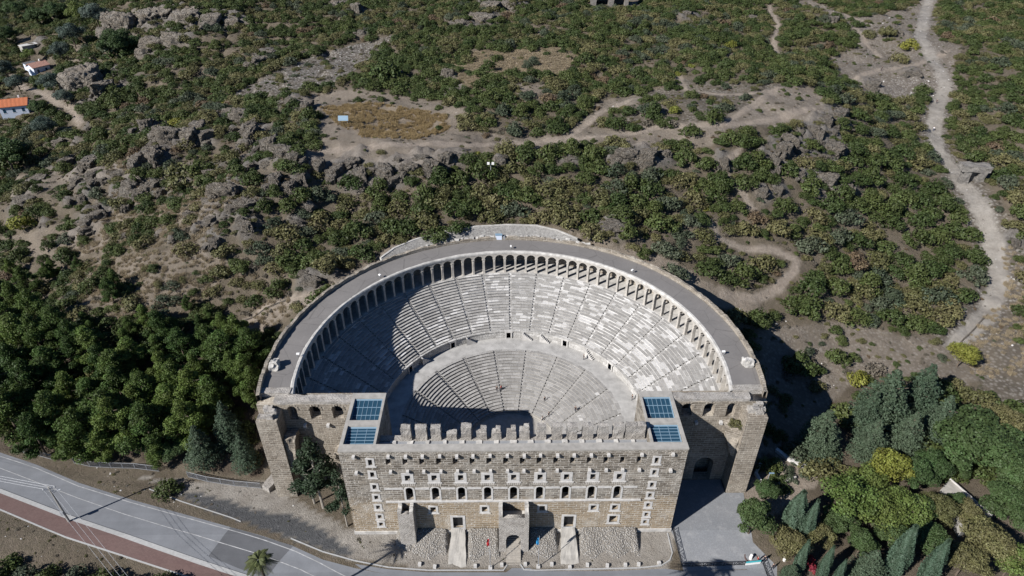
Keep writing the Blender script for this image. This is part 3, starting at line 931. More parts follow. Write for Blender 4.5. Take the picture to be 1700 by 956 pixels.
def kerb_line(name, line, w, h, mat, base=0.0):
    pts = densify(fp(line), 2.0)
    poly = ribbon_pts(pts, w)
    n = len(pts)
    mb = MB()
    for i in range(n - 1):
        q = [poly[i], poly[i + 1], poly[2 * n - 2 - i], poly[2 * n - 1 - i]]
        mb.hexa([(p[0], p[1], float(G(p[1])) + base - 0.05) for p in q][::-1], [(p[0], p[1], float(G(p[1])) + h) for p in q][::-1])
    o = mb.build(name, mat)
    o['kind'] = 'structure'
    return o
kerb_line('kerb', [(-250, 749), (0, 815), (60, 838), (109, 857), (180, 881), (261, 909), (330, 933), (405, 957), (480, 979)], 0.85, 0.13, M['kerb'])
sheet('pavement', fp([(-250, 751), (0, 817), (60, 841), (109, 860), (180, 884), (261, 912), (330, 936), (405, 960), (480, 983), (480, 1010), (300, 953), (180, 914), (109, 891), (80, 879), (0, 845), (-250, 775)]), 0.11, M['redpave'], 'structure')
kerb_line('kerb', [(-250, 776), (0, 846), (80, 880), (109, 892), (180, 915), (300, 954), (480, 1011)], 0.25, 0.14, M['kerb'])
kerb_line('kerb', [(248, 812), (300, 832), (383, 859), (400, 866)], 0.2, 0.1, M['kerb'])
kerb_line('kerb', [(483, 894), (536, 916), (589, 931), (645, 942), (712, 947), (836, 947), (842, 938)], 0.2, 0.14, M['kerb'])
kerb_line('kerb', [(864, 937), (870, 946), (890, 947), (975, 945), (1060, 943), (1098, 939), (1112, 930), (1116, 918), (1108, 885)], 0.2, 0.14, M['kerb'])
plaza = [at_front(u, v)[:2] for u, v in [(1118, 889), (1135, 948), (1240, 945), (1290, 975), (1290, 940), (1250, 900), (1240, 850), (1232, 806), (1222, 803)]] + [(45.5, 8.9), (44.4, 8.9), (44.4, 12.3), (31.0, 12.3), (31.0, 0.2)]
sheet('paving', plaza, 0.006, M['cobble'], 'structure')

# ------------------------------------------------------------------ the theatre
TH = thing('ancient_theatre', 'huge semicircular stone theatre with tall arched stage building and stepped marble seating', 'theatre')
H_TOP = 23.66

def ring(name, prof, a0, a1, nseg, mat, parent, clip_y=None, uvrow=None, skip=None, jit=0.0, seed=0, closed=False, drop=None):
    """revolve a profile [(r, z)] round the theatre's centre; uv = (arc length, row)"""
    ang = np.linspace(a0, a1, nseg + 1) if np.isscalar(nseg) else nseg
    b = bmesh.new()
    uvl = b.loops.layers.uv.new('UVMap')
    n = len(prof)
    grid = []
    for a in ang:
        ca, sa = math.cos(a), math.sin(a)
        grid.append([b.verts.new((XC + r * ca, YC + r * sa, z)) for r, z in prof])
    for i in range(len(ang) - 1):
        mid = (ang[i] + ang[i + 1]) / 2
        if skip and skip(mid): continue
        for k in range(n if closed else n - 1):
            k2 = (k + 1) % n
            f = b.faces.new((grid[i][k], grid[i + 1][k], grid[i + 1][k2], grid[i][k2]))
            rm = max(prof[k][0], prof[k2][0])
            row = uvrow[k] if uvrow else k
            for lp, aa, rr in zip(f.loops, (ang[i], ang[i + 1], ang[i + 1], ang[i]), (row + .02, row + .02, row + .98, row + .98)):
                lp[uvl].uv = (aa * rm, rr)
    if jit:
        P = np.array([v.co for v in b.verts])
        dz = noise3(P, 2.2, seed) * jit + noise3(P, 0.8, seed + 5) * jit * 0.7
        for v, d in zip(b.verts, dz): v.co.z += d
    if clip_y is not None:
        bmesh.ops.bisect_plane(b, geom=b.verts[:] + b.edges[:] + b.faces[:], plane_co=(0, clip_y, 0), plane_no=(0, -1, 0), clear_outer=True)
    if closed:
        bmesh.ops.recalc_face_normals(b, faces=b.faces[:])
    loose = [v for v in b.verts if not v.link_faces]
    bmesh.ops.delete(b, geom=loose, context='VERTS')
    me = bpy.data.meshes.new(name)
    b.to_mesh(me)
    b.free()
    me.materials.append(mat)
    return link(name, me, parent)

A0, A1 = R(-24), R(204)
# seating: treads and risers, radial stairways let into them
def seating(name, r0, z0, rows, run, rise, stairs, half, mat, seed, clip):
    prof, uvr = [], []
    for i in range(rows):
        r = r0 + i * run
        z = z0 + i * rise
        prof += [(r + .02, z), (r + 0.02, z + rise * 0.62), (r - 0.17, z + rise * 0.70), (r - 0.17, z + rise), (r + run + 0.019, z + rise)]
        uvr += [i, i, i, i + 40, i]
    base = list(np.linspace(A0, A1, 300))
    for s in stairs: base += [s - half, s + half]
    ang = np.unique(np.round(base, 5))
    ang = np.array([a for a in ang if all(abs(a - s) >= half - 1e-4 for s in stairs)])
    near = lambda a: any(abs(a - s) < half for s in stairs)
    o = ring(name, prof, 0, 0, ang, mat, TH, clip, uvr, near, 0.035, seed)
    for s in stairs:
        p2, u2 = [], []
        for i in range(rows * 2):
            r = r0 + i * run / 2
            z = z0 + i * rise / 2 - 0.07
            p2 += [(r, z), (r, z + rise / 2), (r + run / 2 - 0.001, z + rise / 2)]
            u2 += [i, i, i]
        p2[0] = (p2[0][0], z0 - 0.1)
        st = ring('stairway', p2, 0, 0, np.array([s - half, s + half]), mat, TH, clip, u2)
    return o

lo_st = [R(a) for a in np.linspace(4, 176, 10)]
up_st = [R(a) for a in np.linspace(-7, 187, 21)]
seating('lower_seating', 10.6, -1.0, 20, 0.715, 0.365, lo_st, 0.016, M['seat2'], 3, 14.4)
seating('upper_seating', 29.9, 8.45, 21, 0.655, 0.415, up_st, 0.009, M['seat'], 9, 14.4)
ring('orchestra_floor', [(0.05, -1.5), (9.9, -1.5), (9.9, -1.35), (10.2, -1.35), (10.2, -1.0), (10.62, -1.0)], A0 - 1.4, A1 + 1.4, 120, M['concrete'], TH, 5.6)
ring('diazoma_floor', [(24.7, 6.3), (25.2, 6.32), (29.35, 6.3)], A0, A1, 160, M['dfloor'], TH, 14.4)
# podium wall with doorways
doors = [R(a) for a in (35, 62, 91, 120, 146)]
dh = 0.024
ang = np.unique(np.round(np.concatenate([np.linspace(A0, A1, 160)] + [[d - dh, d + dh] for d in doors]), 5))
ang = np.array([a for a in ang if all(abs(a - d) >= dh - 1e-4 for d in doors)])
ring('diazoma_wall', [(29.35, 6.3), (29.35, 8.3), (29.2, 8.32), (29.2, 8.62), (29.9, 8.62), (29.9, 8.3)], 0, 0, ang, M['dwall'], TH, 14.4, None, lambda a: any(abs(a - d) < dh for d in doors))
for d in doors:
    ring('doorway', [(29.32, 8.1), (29.15, 8.1), (29.15, 8.66), (29.92, 8.66)], d - dh * 1.5, d + dh * 1.5, 2, M['pale'], TH)
    for s in (-1, 1):
        ring('door_jamb', [(31.5, 6.3), (29.1, 6.3), (29.1, 8.1), (31.5, 8.1)], d + s * dh - 0.006, d + s * dh + 0.006, 1, M['pale'], TH, closed=True)
for d in [R(a) for a in (45, 79, 108, 70, 134)]:
    for k in range(7):
        ring('podium_step', [(28.5, 6.3), (28.5, 6.6 + k * 0.3), (29.36, 6.6 + k * 0.3), (29.36, 6.3)], d + k * 0.0125, d + (k + 1) * 0.0125, 1, M['pale'], TH, closed=True)

# gallery: floor, back wall, piers, arches, roof, parapets
ZG = 17.2
AG0, AG1 = R(-10.5), R(190.5)
ring('gallery_floor', [(43.5, ZG - 0.02), (43.5, ZG + 0.06), (49.5, ZG + 0.06)], A0, A1, 160, M['cope'], TH, 14.5)
ring('gallery_back_wall', [(49.1, ZG), (49.1, 23.2)], A0, A1, 160, M['wing'], TH, 14.5)
ring('gallery_roof', [(44.25, 23.3), (44.25, 23.66), (49.8, 23.60), (49.8, 23.2)], A0, A1, 220, M['roof'], TH, 16.0)
ring('roof_coping', [(43.5, 23.06), (43.5, 23.5), (43.65, 23.72), (44.1, 23.74), (44.3, 23.62), (44.3, 23.06)], A0, A1, 260, M['cope'], TH, 14.5, None, None, 0.05, 3, True)
NB = 55
da = (AG1 - AG0) / NB
pr = MB()
pr.box(-0.34, 0.34, -0.42, 0.45, ZG + 0.05, ZG + 0.35)
pr.box(-0.25, 0.25, -0.34, 0.42, ZG + 0.34, 21.4)
pr.box(-0.36, 0.36, -0.44, 0.46, 21.39, 21.7)
pr.rough(0.06, 2, 2, 0.6)
pier_me = pr.mesh('pier', M['pier'])
wbay = 2 * 43.9 * math.tan(da / 2)
am = plate('arch', rect(-wbay / 2 - 0.01, wbay / 2 + 0.01, 21.55, 23.05), [], 0.8, M['pier'])
pts = [(-wbay / 2, 21.65)] + [(-wbay / 2 + 0.27, 21.65)] + [(-(wbay / 2 - 0.27) * math.cos(a), 21.65 + 1.1 * math.sin(a)) for a in np.linspace(0, PI, 11)][1:-1] + [(wbay / 2 - 0.27, 21.65), (wbay / 2, 21.65), (wbay / 2, 23.1), (-wbay / 2, 23.1)]
am = plate('arch', pts, [], 0.75, M['pier'])
for i in range(NB + 1):
    a = AG0 + i * da
    r = 43.95
    link('pier', pier_me, TH, (XC + r * math.cos(a), YC + r * math.sin(a), 0), a + PI / 2 + rng.uniform(-.05, .05), (rng.uniform(.85, 1.2), rng.uniform(.85, 1.15), 1))
for i in range(NB):
    a = AG0 + (i + 0.5) * da
    r = 43.55
    link('arch', am, TH, (XC + r * math.cos(a), YC + r * math.sin(a), 0), a - PI / 2)
# outer wall and its broken top
ang = np.linspace(R(-12), R(192), 380)
ow = ring('outer_wall', [(49.72, 23.0), (49.74, 24.45), (50.42, 24.5), (50.5, 22), (50.75, -3.5), (49.72, -3.5)], 0, 0, ang, M['wing'], TH, 12.3, None, None, 0, 0, True)
P = np.array([v.co for v in ow.data.vertices])
top = P[:, 2] > 23.5
P[top, 2] += (noise3(P[top], 0.9, 4) * 0.22 + noise3(P[top], 3.0, 6) * 0.2)
ow.data.vertices.foreach_set('co', P.astype(np.float32).ravel())
# end walls that close the gallery on the front
for s in (-1, 1):
    mb = MB()
    x0, x1 = sorted((s * 43.3, s * 49.3))
    mb.box(x0, x1, 14.45, 16.05, 16, 23.9)
    mb.rough(0.12, 5 + s, 5, 1.2)
    mb.build('gallery_end_wall', M['rubblewall'], TH)
# flint-faced slope of masonry behind the roof
def pxz(u, v, z): return at_z(u, v, z)
low = [(632, 432), (660, 421), (700, 411), (740, 405), (790, 400.5), (840, 398), (890, 398.5), (930, 402), (965, 407)]
upp = [(633, 429, 24.3), (655, 413, 24.6), (690, 398, 25.0), (740, 385, 25.6), (790, 377, 26.0), (840, 374, 26.1), (890, 375, 26.0), (925, 383, 25.6), (958, 397, 24.8)]
mb = MB()
LO = [pxz(u, v, 23.85) for u, v in low]
UP = [pxz(*p) for p in upp]
rr_ = lambda p: (p - np.array([XC, YC, p[2]])) / np.linalg.norm((p - np.array([XC, YC, p[2]]))[:2])
LO = [np.array([XC, YC, 23.85]) + rr_(p) * 50.2 for p in LO]
for i in range(len(LO) - 1):
    dn = lambda p, z: (p[0], p[1], z)
    mb.hexa([dn(LO[i], 20), dn(LO[i + 1], 20), dn(UP[i + 1], 20), dn(UP[i], 20)], [LO[i], LO[i + 1], UP[i + 1], UP[i]])
bmesh.ops.remove_doubles(mb.b, verts=mb.b.verts[:], dist=0.01)
mb.build('retaining_slope', M['apronm'], TH)
mb = MB()
for i in range(len(UP) - 1):
    a, b_ = UP[i], UP[i + 1]
    n = np.array([-(b_ - a)[1], (b_ - a)[0], 0]); n /= np.linalg.norm(n)
    if n[1] < 0: n = -n
    mb.hexa([a - (0, 0, 3), b_ - (0, 0, 3), b_ + n * 0.5 - (0, 0, 3), a + n * 0.5 - (0, 0, 3)], [a + (0, 0, .18), b_ + (0, 0, .18), b_ + n * .5 + (0, 0, .18), a + n * .5 + (0, 0, .18)])
mb.rough(0.06, 3, 3, 1)
mb.build('retaining_coping', M['cope'], TH)
mb = MB()
for k in range(34):
    a = R(66 + k * 1.55)
    r = 50.5 + rng.uniform(-.2, .5)
    x, y = XC + r * math.cos(a), YC + r * math.sin(a)
    w = rng.uniform(.3, .7)
    mb.box(x - w, x + w, y - w * .7, y + w * .7, 23.4, 24.3 + rng.uniform(0, .4))
mb.rough(0.15, 8, 2, 0.7)
mb.build('rim_stones', M['cope'], TH)

# ---- stage building
XS = 31.0
arches_x = [-19.38 + 4.845 * k for k in range(9)]
corb_x = [-22.45 + 3.0 * k for k in range(16)]
holes, openings = [], []
for x in arches_x:
    openings.append(('arched_window', arch(x - 0.67, x + 0.67, 10.2, 13.65)))
    openings.append(('window', rect(x - 0.48, x + 0.48, 15.65, 17.05)))
for s in (-1, 1):
    for zc_, hh in ((20.65, .72), (17.4, .62), (13.95, .58), (10.95, .52), (8.05, .52), (5.2, .5), (2.9, .48)):
        openings.append(('window', rect(s * 25.68 - 0.36, s * 25.68 + 0.36, zc_ - hh, zc_ + hh)))
for x, z0_, z1_, w in ((-15.3, 6.5, 7.9, .52), (-5.5, 6.5, 7.9, .52), (5.5, 6.6, 8.0, .52), (15.3, 6.75, 8.05, .55), (19.4, 6.75, 8.05, .55), (19.4, 2.9, 4.8, .8)):
    openings.append(('window', rect(x - w, x + w, z0_, z1_)))
for x in (-10.75, 10.75):
    openings.append(('doorway', rect(x - 0.95, x + 0.95, 1.55, 4.8)))
openings.append(('entrance', arch(-1.4, 1.4, 0.4, 5.2)))
for x in corb_x:
    if abs(x) < 23.5: holes.append(rect(x - 0.45, x + 0.42, 20.0, 21.6))
holes += [o[1] for o in openings]
link('facade_wall', plate('facade_wall', rect(-XS, XS, -1.6, H_TOP), holes, 1.4, M['facade']), TH)
def frame(pts, w, proud, thick=None):
    """a band round an opening, standing a little proud of the wall"""
    P = np.array(pts)
    c = P.mean(0)
    ext = P.max(0) - P.min(0)
    out = [(c[0] + (p[0] - c[0]) * (1 + 2 * w / ext[0]), c[1] + (p[1] - c[1]) * (1 + 2 * w / ext[1])) for p in pts]
    return out
for nm, pts in openings:
    if nm == 'entrance': continue
    w = {'arched_window': .36, 'doorway': .48, 'window': .42}[nm]
    if nm == 'window' and 15 < pts[0][1] < 16: w = .62
    me = plate(nm, frame(pts, w, 0), [list(pts)], 0.16, M['pale'])
    o = link(nm, me, TH, (0, -0.06, 0))
    P = np.array(pts)
    sb = MB()
    ww = w * (1.35 if nm == 'window' else 1.0)
    sb.box(P[:, 0].min() - ww, P[:, 0].max() + ww * 1.1, -0.1, 0.1, P[:, 1].min() - w - 0.14, P[:, 1].min() - w + 0.05)
    sb.build('sill', M['pale'], o, (0, 0.0, 0))
    if nm == 'doorway':
        gt = MB()
        for k in range(8): gt.box(P[:, 0].min() + .1 + k * .235, P[:, 0].min() + .14 + k * .235, 0.5, 0.55, 1.5, 4.8)
        gt.box(P[:, 0].min(), P[:, 0].max(), 0.56, 0.6, 1.5, 4.8)
        gt.build('door', M['iron'], o)
# voussoirs (relieving arches) between the two window rows
for x in arches_x:
    mb = MB()
    for k in range(-3, 4):
        t0 = k * 0.075
        mb.hexa([(x + k * .34 - .12 + t0 * .0, -0.05, 14.15), (x + k * .34 + .12, -0.05, 14.15), (x + k * .34 + .12, 0.2, 14.15), (x + k * .34 - .12, 0.2, 14.15)],
                [(x + k * .40 - .13, -0.05, 14.95), (x + k * .40 + .13, -0.05, 14.95), (x + k * .40 + .13, 0.2, 14.95), (x + k * .40 - .13, 0.2, 14.95)])
    mb.build('relieving_arch', M['pier'], TH)
# string courses, plinth and top ledge
mb = MB()
mb.box(-24.0, 24.0, -0.28, 0.1, 9.62, 9.92)
mb.rough(0.04, 4, 12, 1.0)
mb.build('string_course', M['pale'], TH)
mb = MB()
for a, b_ in zip([-24.0] + [x + 1.1 for x in arches_x], [x - 1.1 for x in arches_x] + [23.0]):
    mb.box(a, b_, -0.06, 0.1, 13.1, 13.62)
mb.build('impost_band', M['pale'], TH)
mb = MB()
mb.box(-XS - .12, XS + .12, -0.25, 0.15, -1.6, 0.75)
mb.rough(0.05, 4, 8, 1.0)
mb.build('plinth', M['cope'], TH)
mb = MB()
mb.box(-XS - .05, XS + .05, -0.12, 1.46, 23.4, 23.72)
mb.rough(0.05, 14, 10, 1.5)
mb.build('facade_coping', M['concrete'], TH)
# corbels
cb = MB()
cb.box(-0.26, 0.26, -0.62, 0.2, -0.26, 0.28)
cb.rough(0.05, 6, 1, 0.5)
cb_me = cb.mesh('corbel', M['pale'])
for x in corb_x + [-28.4, 28.4]:
    for z in (22.35, 18.35):
        if rng.random() < 0.05: continue
        link('corbel', cb_me, TH, (x + rng.uniform(-.08, .08) + (0.25 if abs(x) < 24 else 0), 0, z + (0.0 if abs(x) < 24 or z > 20 else -.2)), 0, (1, rng.uniform(.75, 1.1), 1))
# towers at either end with glazed roofs
for s in (-1, 1):
    mb = MB()
    x0, x1 = sorted((s * XS, s * 24.6))
    xo0, xo1 = sorted((s * XS, s * 30.4))
    xi0, xi1 = sorted((s * 25.0, s * 24.6))
    mb.box(xo0, xo1, 1.41, 14.5, -2, H_TOP)
    mb.box(xi0, xi1, 1.41, 14.5, -2, H_TOP)
    mb.box(min(xo1, xi1) if s < 0 else xi1, max(xo0, xi0) if s < 0 else xo0, 13.1, 14.5, -2, H_TOP)
    mb.build('stage_tower', M['facade'], TH)
    xa, xb = sorted((s * 30.4, s * 25.0))
    mb = MB()
    mb.box(xa, xb, 6.0, 7.35, 22.9, H_TOP + .05)
    mb.build('roof_beam', M['concrete'], TH)
    for (ya, yb, nx_, ny_, zf, zb, tilt) in ((1.55, 6.0, 3, 6, 22.75, 23.2, 0), (7.35, 13.1, 6, 3, 22.7, 23.4, 1)):
        gl = MB()
        zz = (lambda x, y: zf + (zb - zf) * (y - ya) / (yb - ya)) 
        g = [(xa, ya), (xb, ya), (xb, yb), (xa, yb)]
        gl.hexa([(x, y, zz(x, y) - .06) for x, y in g], [(x, y, zz(x, y)) for x, y in g])
        o = gl.build('skylight', M['glass'], TH)
        fr = MB()
        bar = lambda X0, Y0, X1, Y1, h: fr.hexa([(X0, Y0, zz(X0, Y0) - .02), (X1, Y0, zz(X1, Y0) - .02), (X1, Y1, zz(X1, Y1) - .02), (X0, Y1, zz(X0, Y1) - .02)], [(X0, Y0, zz(X0, Y0) + h), (X1, Y0, zz(X1, Y0) + h), (X1, Y1, zz(X1, Y1) + h), (X0, Y1, zz(X0, Y1) + h)])
        for k in range(nx_ + 1):
            c_ = xa + .15 + (xb - xa - .3) * k / nx_
            bar(c_ - .035, ya, c_ + .035, yb, 0.06)
        for k in range(ny_ + 1):
            c_ = ya + .12 + (yb - ya - .24) * k / ny_
            bar(xa, c_ - .04, xb, c_ + .04, 0.075)
        bar(xa, ya, xa + .12, yb, .085); bar(xb - .2, ya, xb, yb, .085); bar(xa, yb - .3, xb, yb, .09)
        fr.build('glazing_bars', M['bluesteel'], o)
    # tower copings
    mb = MB()
    mb.box(xo0 - .03, xo1 + .02, 1.47, 14.55, H_TOP - .15, H_TOP + .06)
    mb.box(xi0 - .02, xi1 + .03, 1.47, 14.55, H_TOP - .15, H_TOP + .07)
    mb.box(min(xo1, xi1) if s < 0 else xi1, max(xo0, xi0) if s < 0 else xo0, 13.05, 14.56, H_TOP - .12, H_TOP + .065)
    mb.build('tower_coping', M['concrete'], TH)
# walkway roof and broken inner wall
mb = MB()
mb.box(-24.58, 24.58, 1.42, 4.25, 21.0, 21.35)
mb.build('walkway', M['steel'], TH)
mb = MB()
mb.box(-24.58, 24.58, 4.25, 5.6, -2, 21.5)
mb.build('inner_wall', M['rubblewall'], TH)
mh = [(674, 702), (699, 702), (723.5, 702), (749.5, 714), (774, 700), (799.5, 712), (824, 712), (849, 712), (871, 708), (899, 701), (925, 700), (950, 700), (976, 700), (1001, 700), (1027, 700), (1047, 699), (1062, 700)]
for i, (u, vt) in enumerate(mh):
    x = at_y(u, 722, 4.3)[0]
    ht = {700: 3.3, 701: 3.25, 699: 3.4, 702: 3.1, 714: 1.6, 712: 1.85, 708: 2.3}[vt]
    mb = MB()
    w = rng.uniform(.86, 1.0)
    mb.box(x - w, x + w, 4.3, 5.5, 21.45, 21.45 + ht)
    if vt in (712, 708): mb.box(x - w * .1, x + w * .85, 4.5, 5.4, 21.45 + ht, 21.45 + ht + .9)
    mb.rough(0.13, 30 + i, 3, 0.7)
    mb.build('parapet_stump', M['rubblewall'], TH)
for x in np.linspace(-22, 22, 15):
    mb = MB()
    w = rng.uniform(.25, .6)
    mb.box(x - w, x + w, 3.5, 4.2, 21.35, 21.5 + rng.uniform(0, .2))
    mb.rough(.08, int(x) + 60, 1, .5)
    mb.build('ledge_block', M['pale'], TH)
# porch and buttress on the front
def tower_shell(name, x0, x1, yf, ztop, wall, batter, arch_hole, seed, notch):
    mb = MB()
    zb = -1.6
    yb = yf - batter
    g = lambda a, b_, c, d, ba, bb: mb.hexa([(a, ba, zb), (b_, ba, zb), (b_, bb, zb), (a, bb, zb)], [(a, c, ztop), (b_, c, ztop), (b_, d, ztop), (a, d, ztop)])
    g(x0, x0 + wall, yf, -0.02, yb, -0.02)
    g(x1 - wall, x1, yf, -0.02, yb, -0.02)
    o = mb.build(name, M['rubblewall'], TH)
    hole = [arch(arch_hole[0], arch_hole[1], -1.5, arch_hole[2])] if arch_hole else []
    fw = plate('porch_front', rect(x0 + wall, x1 - wall, zb, ztop - notch), hole, wall, M['rubblewall'])
    # lean the front wall with the batter
    for v in fw.vertices: v.co.y += yf - batter * (ztop - v.co.z) / (ztop - zb)
    link('front_wall', fw, o)
    fl = MB()
    fl.box(x0 + wall, x1 - wall, yf + wall, -0.02, ztop - notch - 2.6, ztop - notch - 2.3)
    fl.build('floor', M['cope'], o)
    tb = MB()
    for a, b_ in ((x0, x0 + wall), (x1 - wall, x1)):
        for k in range(4):
            yy = yf + k * (-yf / 4)
            tb.box(a + .03, b_ - .03, yy + .05, yy - yf / 4 - .05, ztop - .1, ztop + rng.uniform(.05, .35))
    tb.rough(0.1, seed, 2, .6)
    tb.build('broken_top', M['cope'], o)
    return o
tower_shell('central_porch', -2.8, 2.85, -3.3, 9.55, 0.75, 0.75, (-1.45, 1.35, 4.3), 3, 0.6)
tower_shell('side_buttress', -21.7, -18.75, -2.2, 9.3, 0.75, 0.5, None, 4, 0.5)
mb = MB()
for k in range(16):
    mb.box(-1.4, 1.35, -6.4 + k * .36, -6.4 + (k + 1) * .36 + .02, -1.3, -1.0 + k * .19)
mb.build('entrance_steps', M['wood'], TH)

# ---- wings
def wing(s):
    x0, x1 = sorted((s * 31.02, s * 49.3))
    hs = []
    for xc_, z0_, z1_, w in ((s * 34.0, 19.1, 22.45, 1.05), (s * 38.35, 19.0, 22.45, 1.05), (s * 42.7, 18.8, 22.4, .85)):
        hs.append(arch(xc_ - w, xc_ + w, z0_, z1_))
    hs.append(arch(s * 40.1 - 1.9, s * 40.1 + 1.9, 0.05, 6.9))
    o = link('wing_wall', plate('wing_wall', rect(x0, x1, -2, 22.9), hs, 2.05, M['wing']), TH, (0, 12.4, 0))
    for h in hs[:3]:
        rim = MB()
        P = np.array(h)
        c_ = P[:, 0].mean(); w = (P[:, 0].max() - P[:, 0].min()) / 2; zt = P[:, 1].max()
        for k, a in enumerate(np.linspace(0.12, PI - 0.12, 7)):
            cx_, cz_ = c_ + (w + .28) * math.cos(a), zt - w + (w + .28) * math.sin(a)
            rim.box(cx_ - .22, cx_ + .22, -0.1, 0.1, cz_ - .2, cz_ + .2)
        rim.rough(.05, 3, 1, .5)
        rim.build('arch_rim', M['wing'], o)
    mb = MB()
    b0, b1 = sorted((s * 31.02, s * 46.0))
    mb.box(b0, b1, 12.42, 14.4, 22.88, 23.55)
    mb.rough(.16, 40 + s, 10, 1.1)
    mb.build('broken_parapet', M['rubblewall'], o, (0, -12.4, 0))
    bk = MB()
    bk.box(x0 + .3, x1 - .3, 16.2, 16.4, -2, 22)
    bk.build('passage_wall', M['wing'], o, (0, -12.4, 0))
    # corner tower
    mb = MB()
    t0, t1 = sorted((s * 44.6, s * 48.65))
    mb.hexa([(t0, 8.85, -2), (t1, 8.85, -2), (t1, 12.38, -2), (t0, 12.38, -2)], [(t0 + .05, 8.95, 21.9), (t1 - .05, 8.95, 21.9), (t1 - .05, 12.38, 21.9), (t0 + .05, 12.38, 21.9)])
    mb.build('corner_tower', M['wing'], TH)
    mb = MB()
    for k in range(11):
        xx, yy = rng.uniform(t0 + .5, t1 - .5), rng.uniform(9.5, 12.2)
        w = rng.uniform(.4, .9)
        mb.box(xx - w, xx + w, yy - w * .6, yy + w * .6, 21.7, 22.1 + rng.uniform(0, .9) + (yy - 9.5) * .15)
    mb.rough(.15, 50 + s, 3, .6)
    mb.build('ruined_top', M['rubblewall'], TH)
    # springing of the fallen vault on the inner side of the tower
    mb = MB()
    if s < 0:
        mb.hexa([(-44.6, 9.6, 8), (-43.6, 9.6, 8), (-43.6, 12.4, 8), (-44.6, 12.4, 8)], [(-44.6, 9.3, 16.6), (-42.3, 9.3, 16.4), (-42.3, 12.4, 16.4), (-44.6, 12.4, 16.6)])
        mb.rough(.3, 61, 5, 1.0)
        mb.build('vault_stub', M['wing'], TH)
        mb = MB()
        mb.hexa([(-36.5, 12.0, 9.2), (-31.0, 10.5, 8.5), (-31.0, 12.4, 8.5), (-36.5, 12.4, 9.2)], [(-35.5, 12.2, 11.2), (-31.0, 11.8, 13.0), (-31.0, 12.4, 13.3), (-35.5, 12.4, 11.4)])
        mb.rough(.25, 66, 5, 1.0)
        mb.build('vault_stub', M['wing'], TH)
    else:
        mb.hexa([(43.9, 10.2, 10), (44.6, 10.0, 10), (44.6, 12.4, 10), (43.9, 12.4, 10)], [(41.6, 11.0, 17.6), (44.6, 9.6, 18.0), (44.6, 12.4, 18.0), (41.6, 12.4, 17.6)])
        mb.rough(.3, 62, 5, 1.0)
        mb.build('vault_stub', M['wing'], TH)
    for xx in ((-40.8, -36.3) if s < 0 else (36.3, 41.2)):
        link('corbel', cb_me, TH, (xx, 12.4, 17.45), 0, 1.1)
wing(-1)
wing(1)
# ruined finials at the roof ends
for s, (u, v) in ((-1, (456, 606)), (1, (1241, 601))):
    p = at_z(u, v, 24.2)
    mb = MB()
    for k in range(6):
        w = rng.uniform(.35, .7)
        x, y = p[0] + rng.uniform(-.7, .7), p[1] + rng.uniform(-.9, .9)
        mb.box(x - w, x + w, y - w, y + w, 22.9, 24.0 + rng.uniform(.3, 1.5))
    mb.rough(.22, 70 + s, 3, .6)
    mb.build('roof_finial', M['cope'], TH)
# orchestra drain
mb = MB()
p = at_z(855, 688, -1.46)
mb.box(p[0] - .35, p[0] + .35, p[1] - .45, p[1] + .45, -1.495, -1.44)
mb.build('drain_cover', M['wood'], TH)

# ------------------------------------------------------------------ foliage builders
def tint_mesh(me, tint_per_vert):
    at = me.attributes.new('tint', 'FLOAT', 'POINT')
    at.data.foreach_set('value', np.asarray(tint_per_vert, np.float32))
    return me

def unit(n):
    v = rng.normal(size=(n, 3))
    return v / np.linalg.norm(v, axis=1, keepdims=True)

def leaf_cards(P, Nn, size, tilt=0.55, aspect=0.75, droop=None):
    """one small quad per leaf clump: centre P, roughly facing Nn"""
    n = len(P)
    nn = Nn + rng.normal(size=(n, 3)) * tilt
    nn /= np.linalg.norm(nn, axis=1, keepdims=True)
    a = np.cross(nn, unit(n))
    a /= np.linalg.norm(a, axis=1, keepdims=True) + 1e-9
    b = np.cross(nn, a)
    s = (np.asarray(size) * rng.uniform(0.6, 1.35, n))[:, None]
    a, b = a * s, b * s * aspect
    bend = nn * s * rng.uniform(-.35, .35, (n, 1))
    Q = np.stack([P - a * .9 - b * .3, P - b * 1.0 + bend, P + a * 1.0 + b * .25, P + b * .9 - a * .2 + bend], 1)
    return Q

def cards_mesh(name, Qs, tints, mat):
    Q = np.concatenate(Qs)
    n = len(Q)
    me = np_mesh(name, Q.reshape(-1, 3), np.arange(4 * n).reshape(n, 4), mat)
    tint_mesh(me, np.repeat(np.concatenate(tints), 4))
    return me

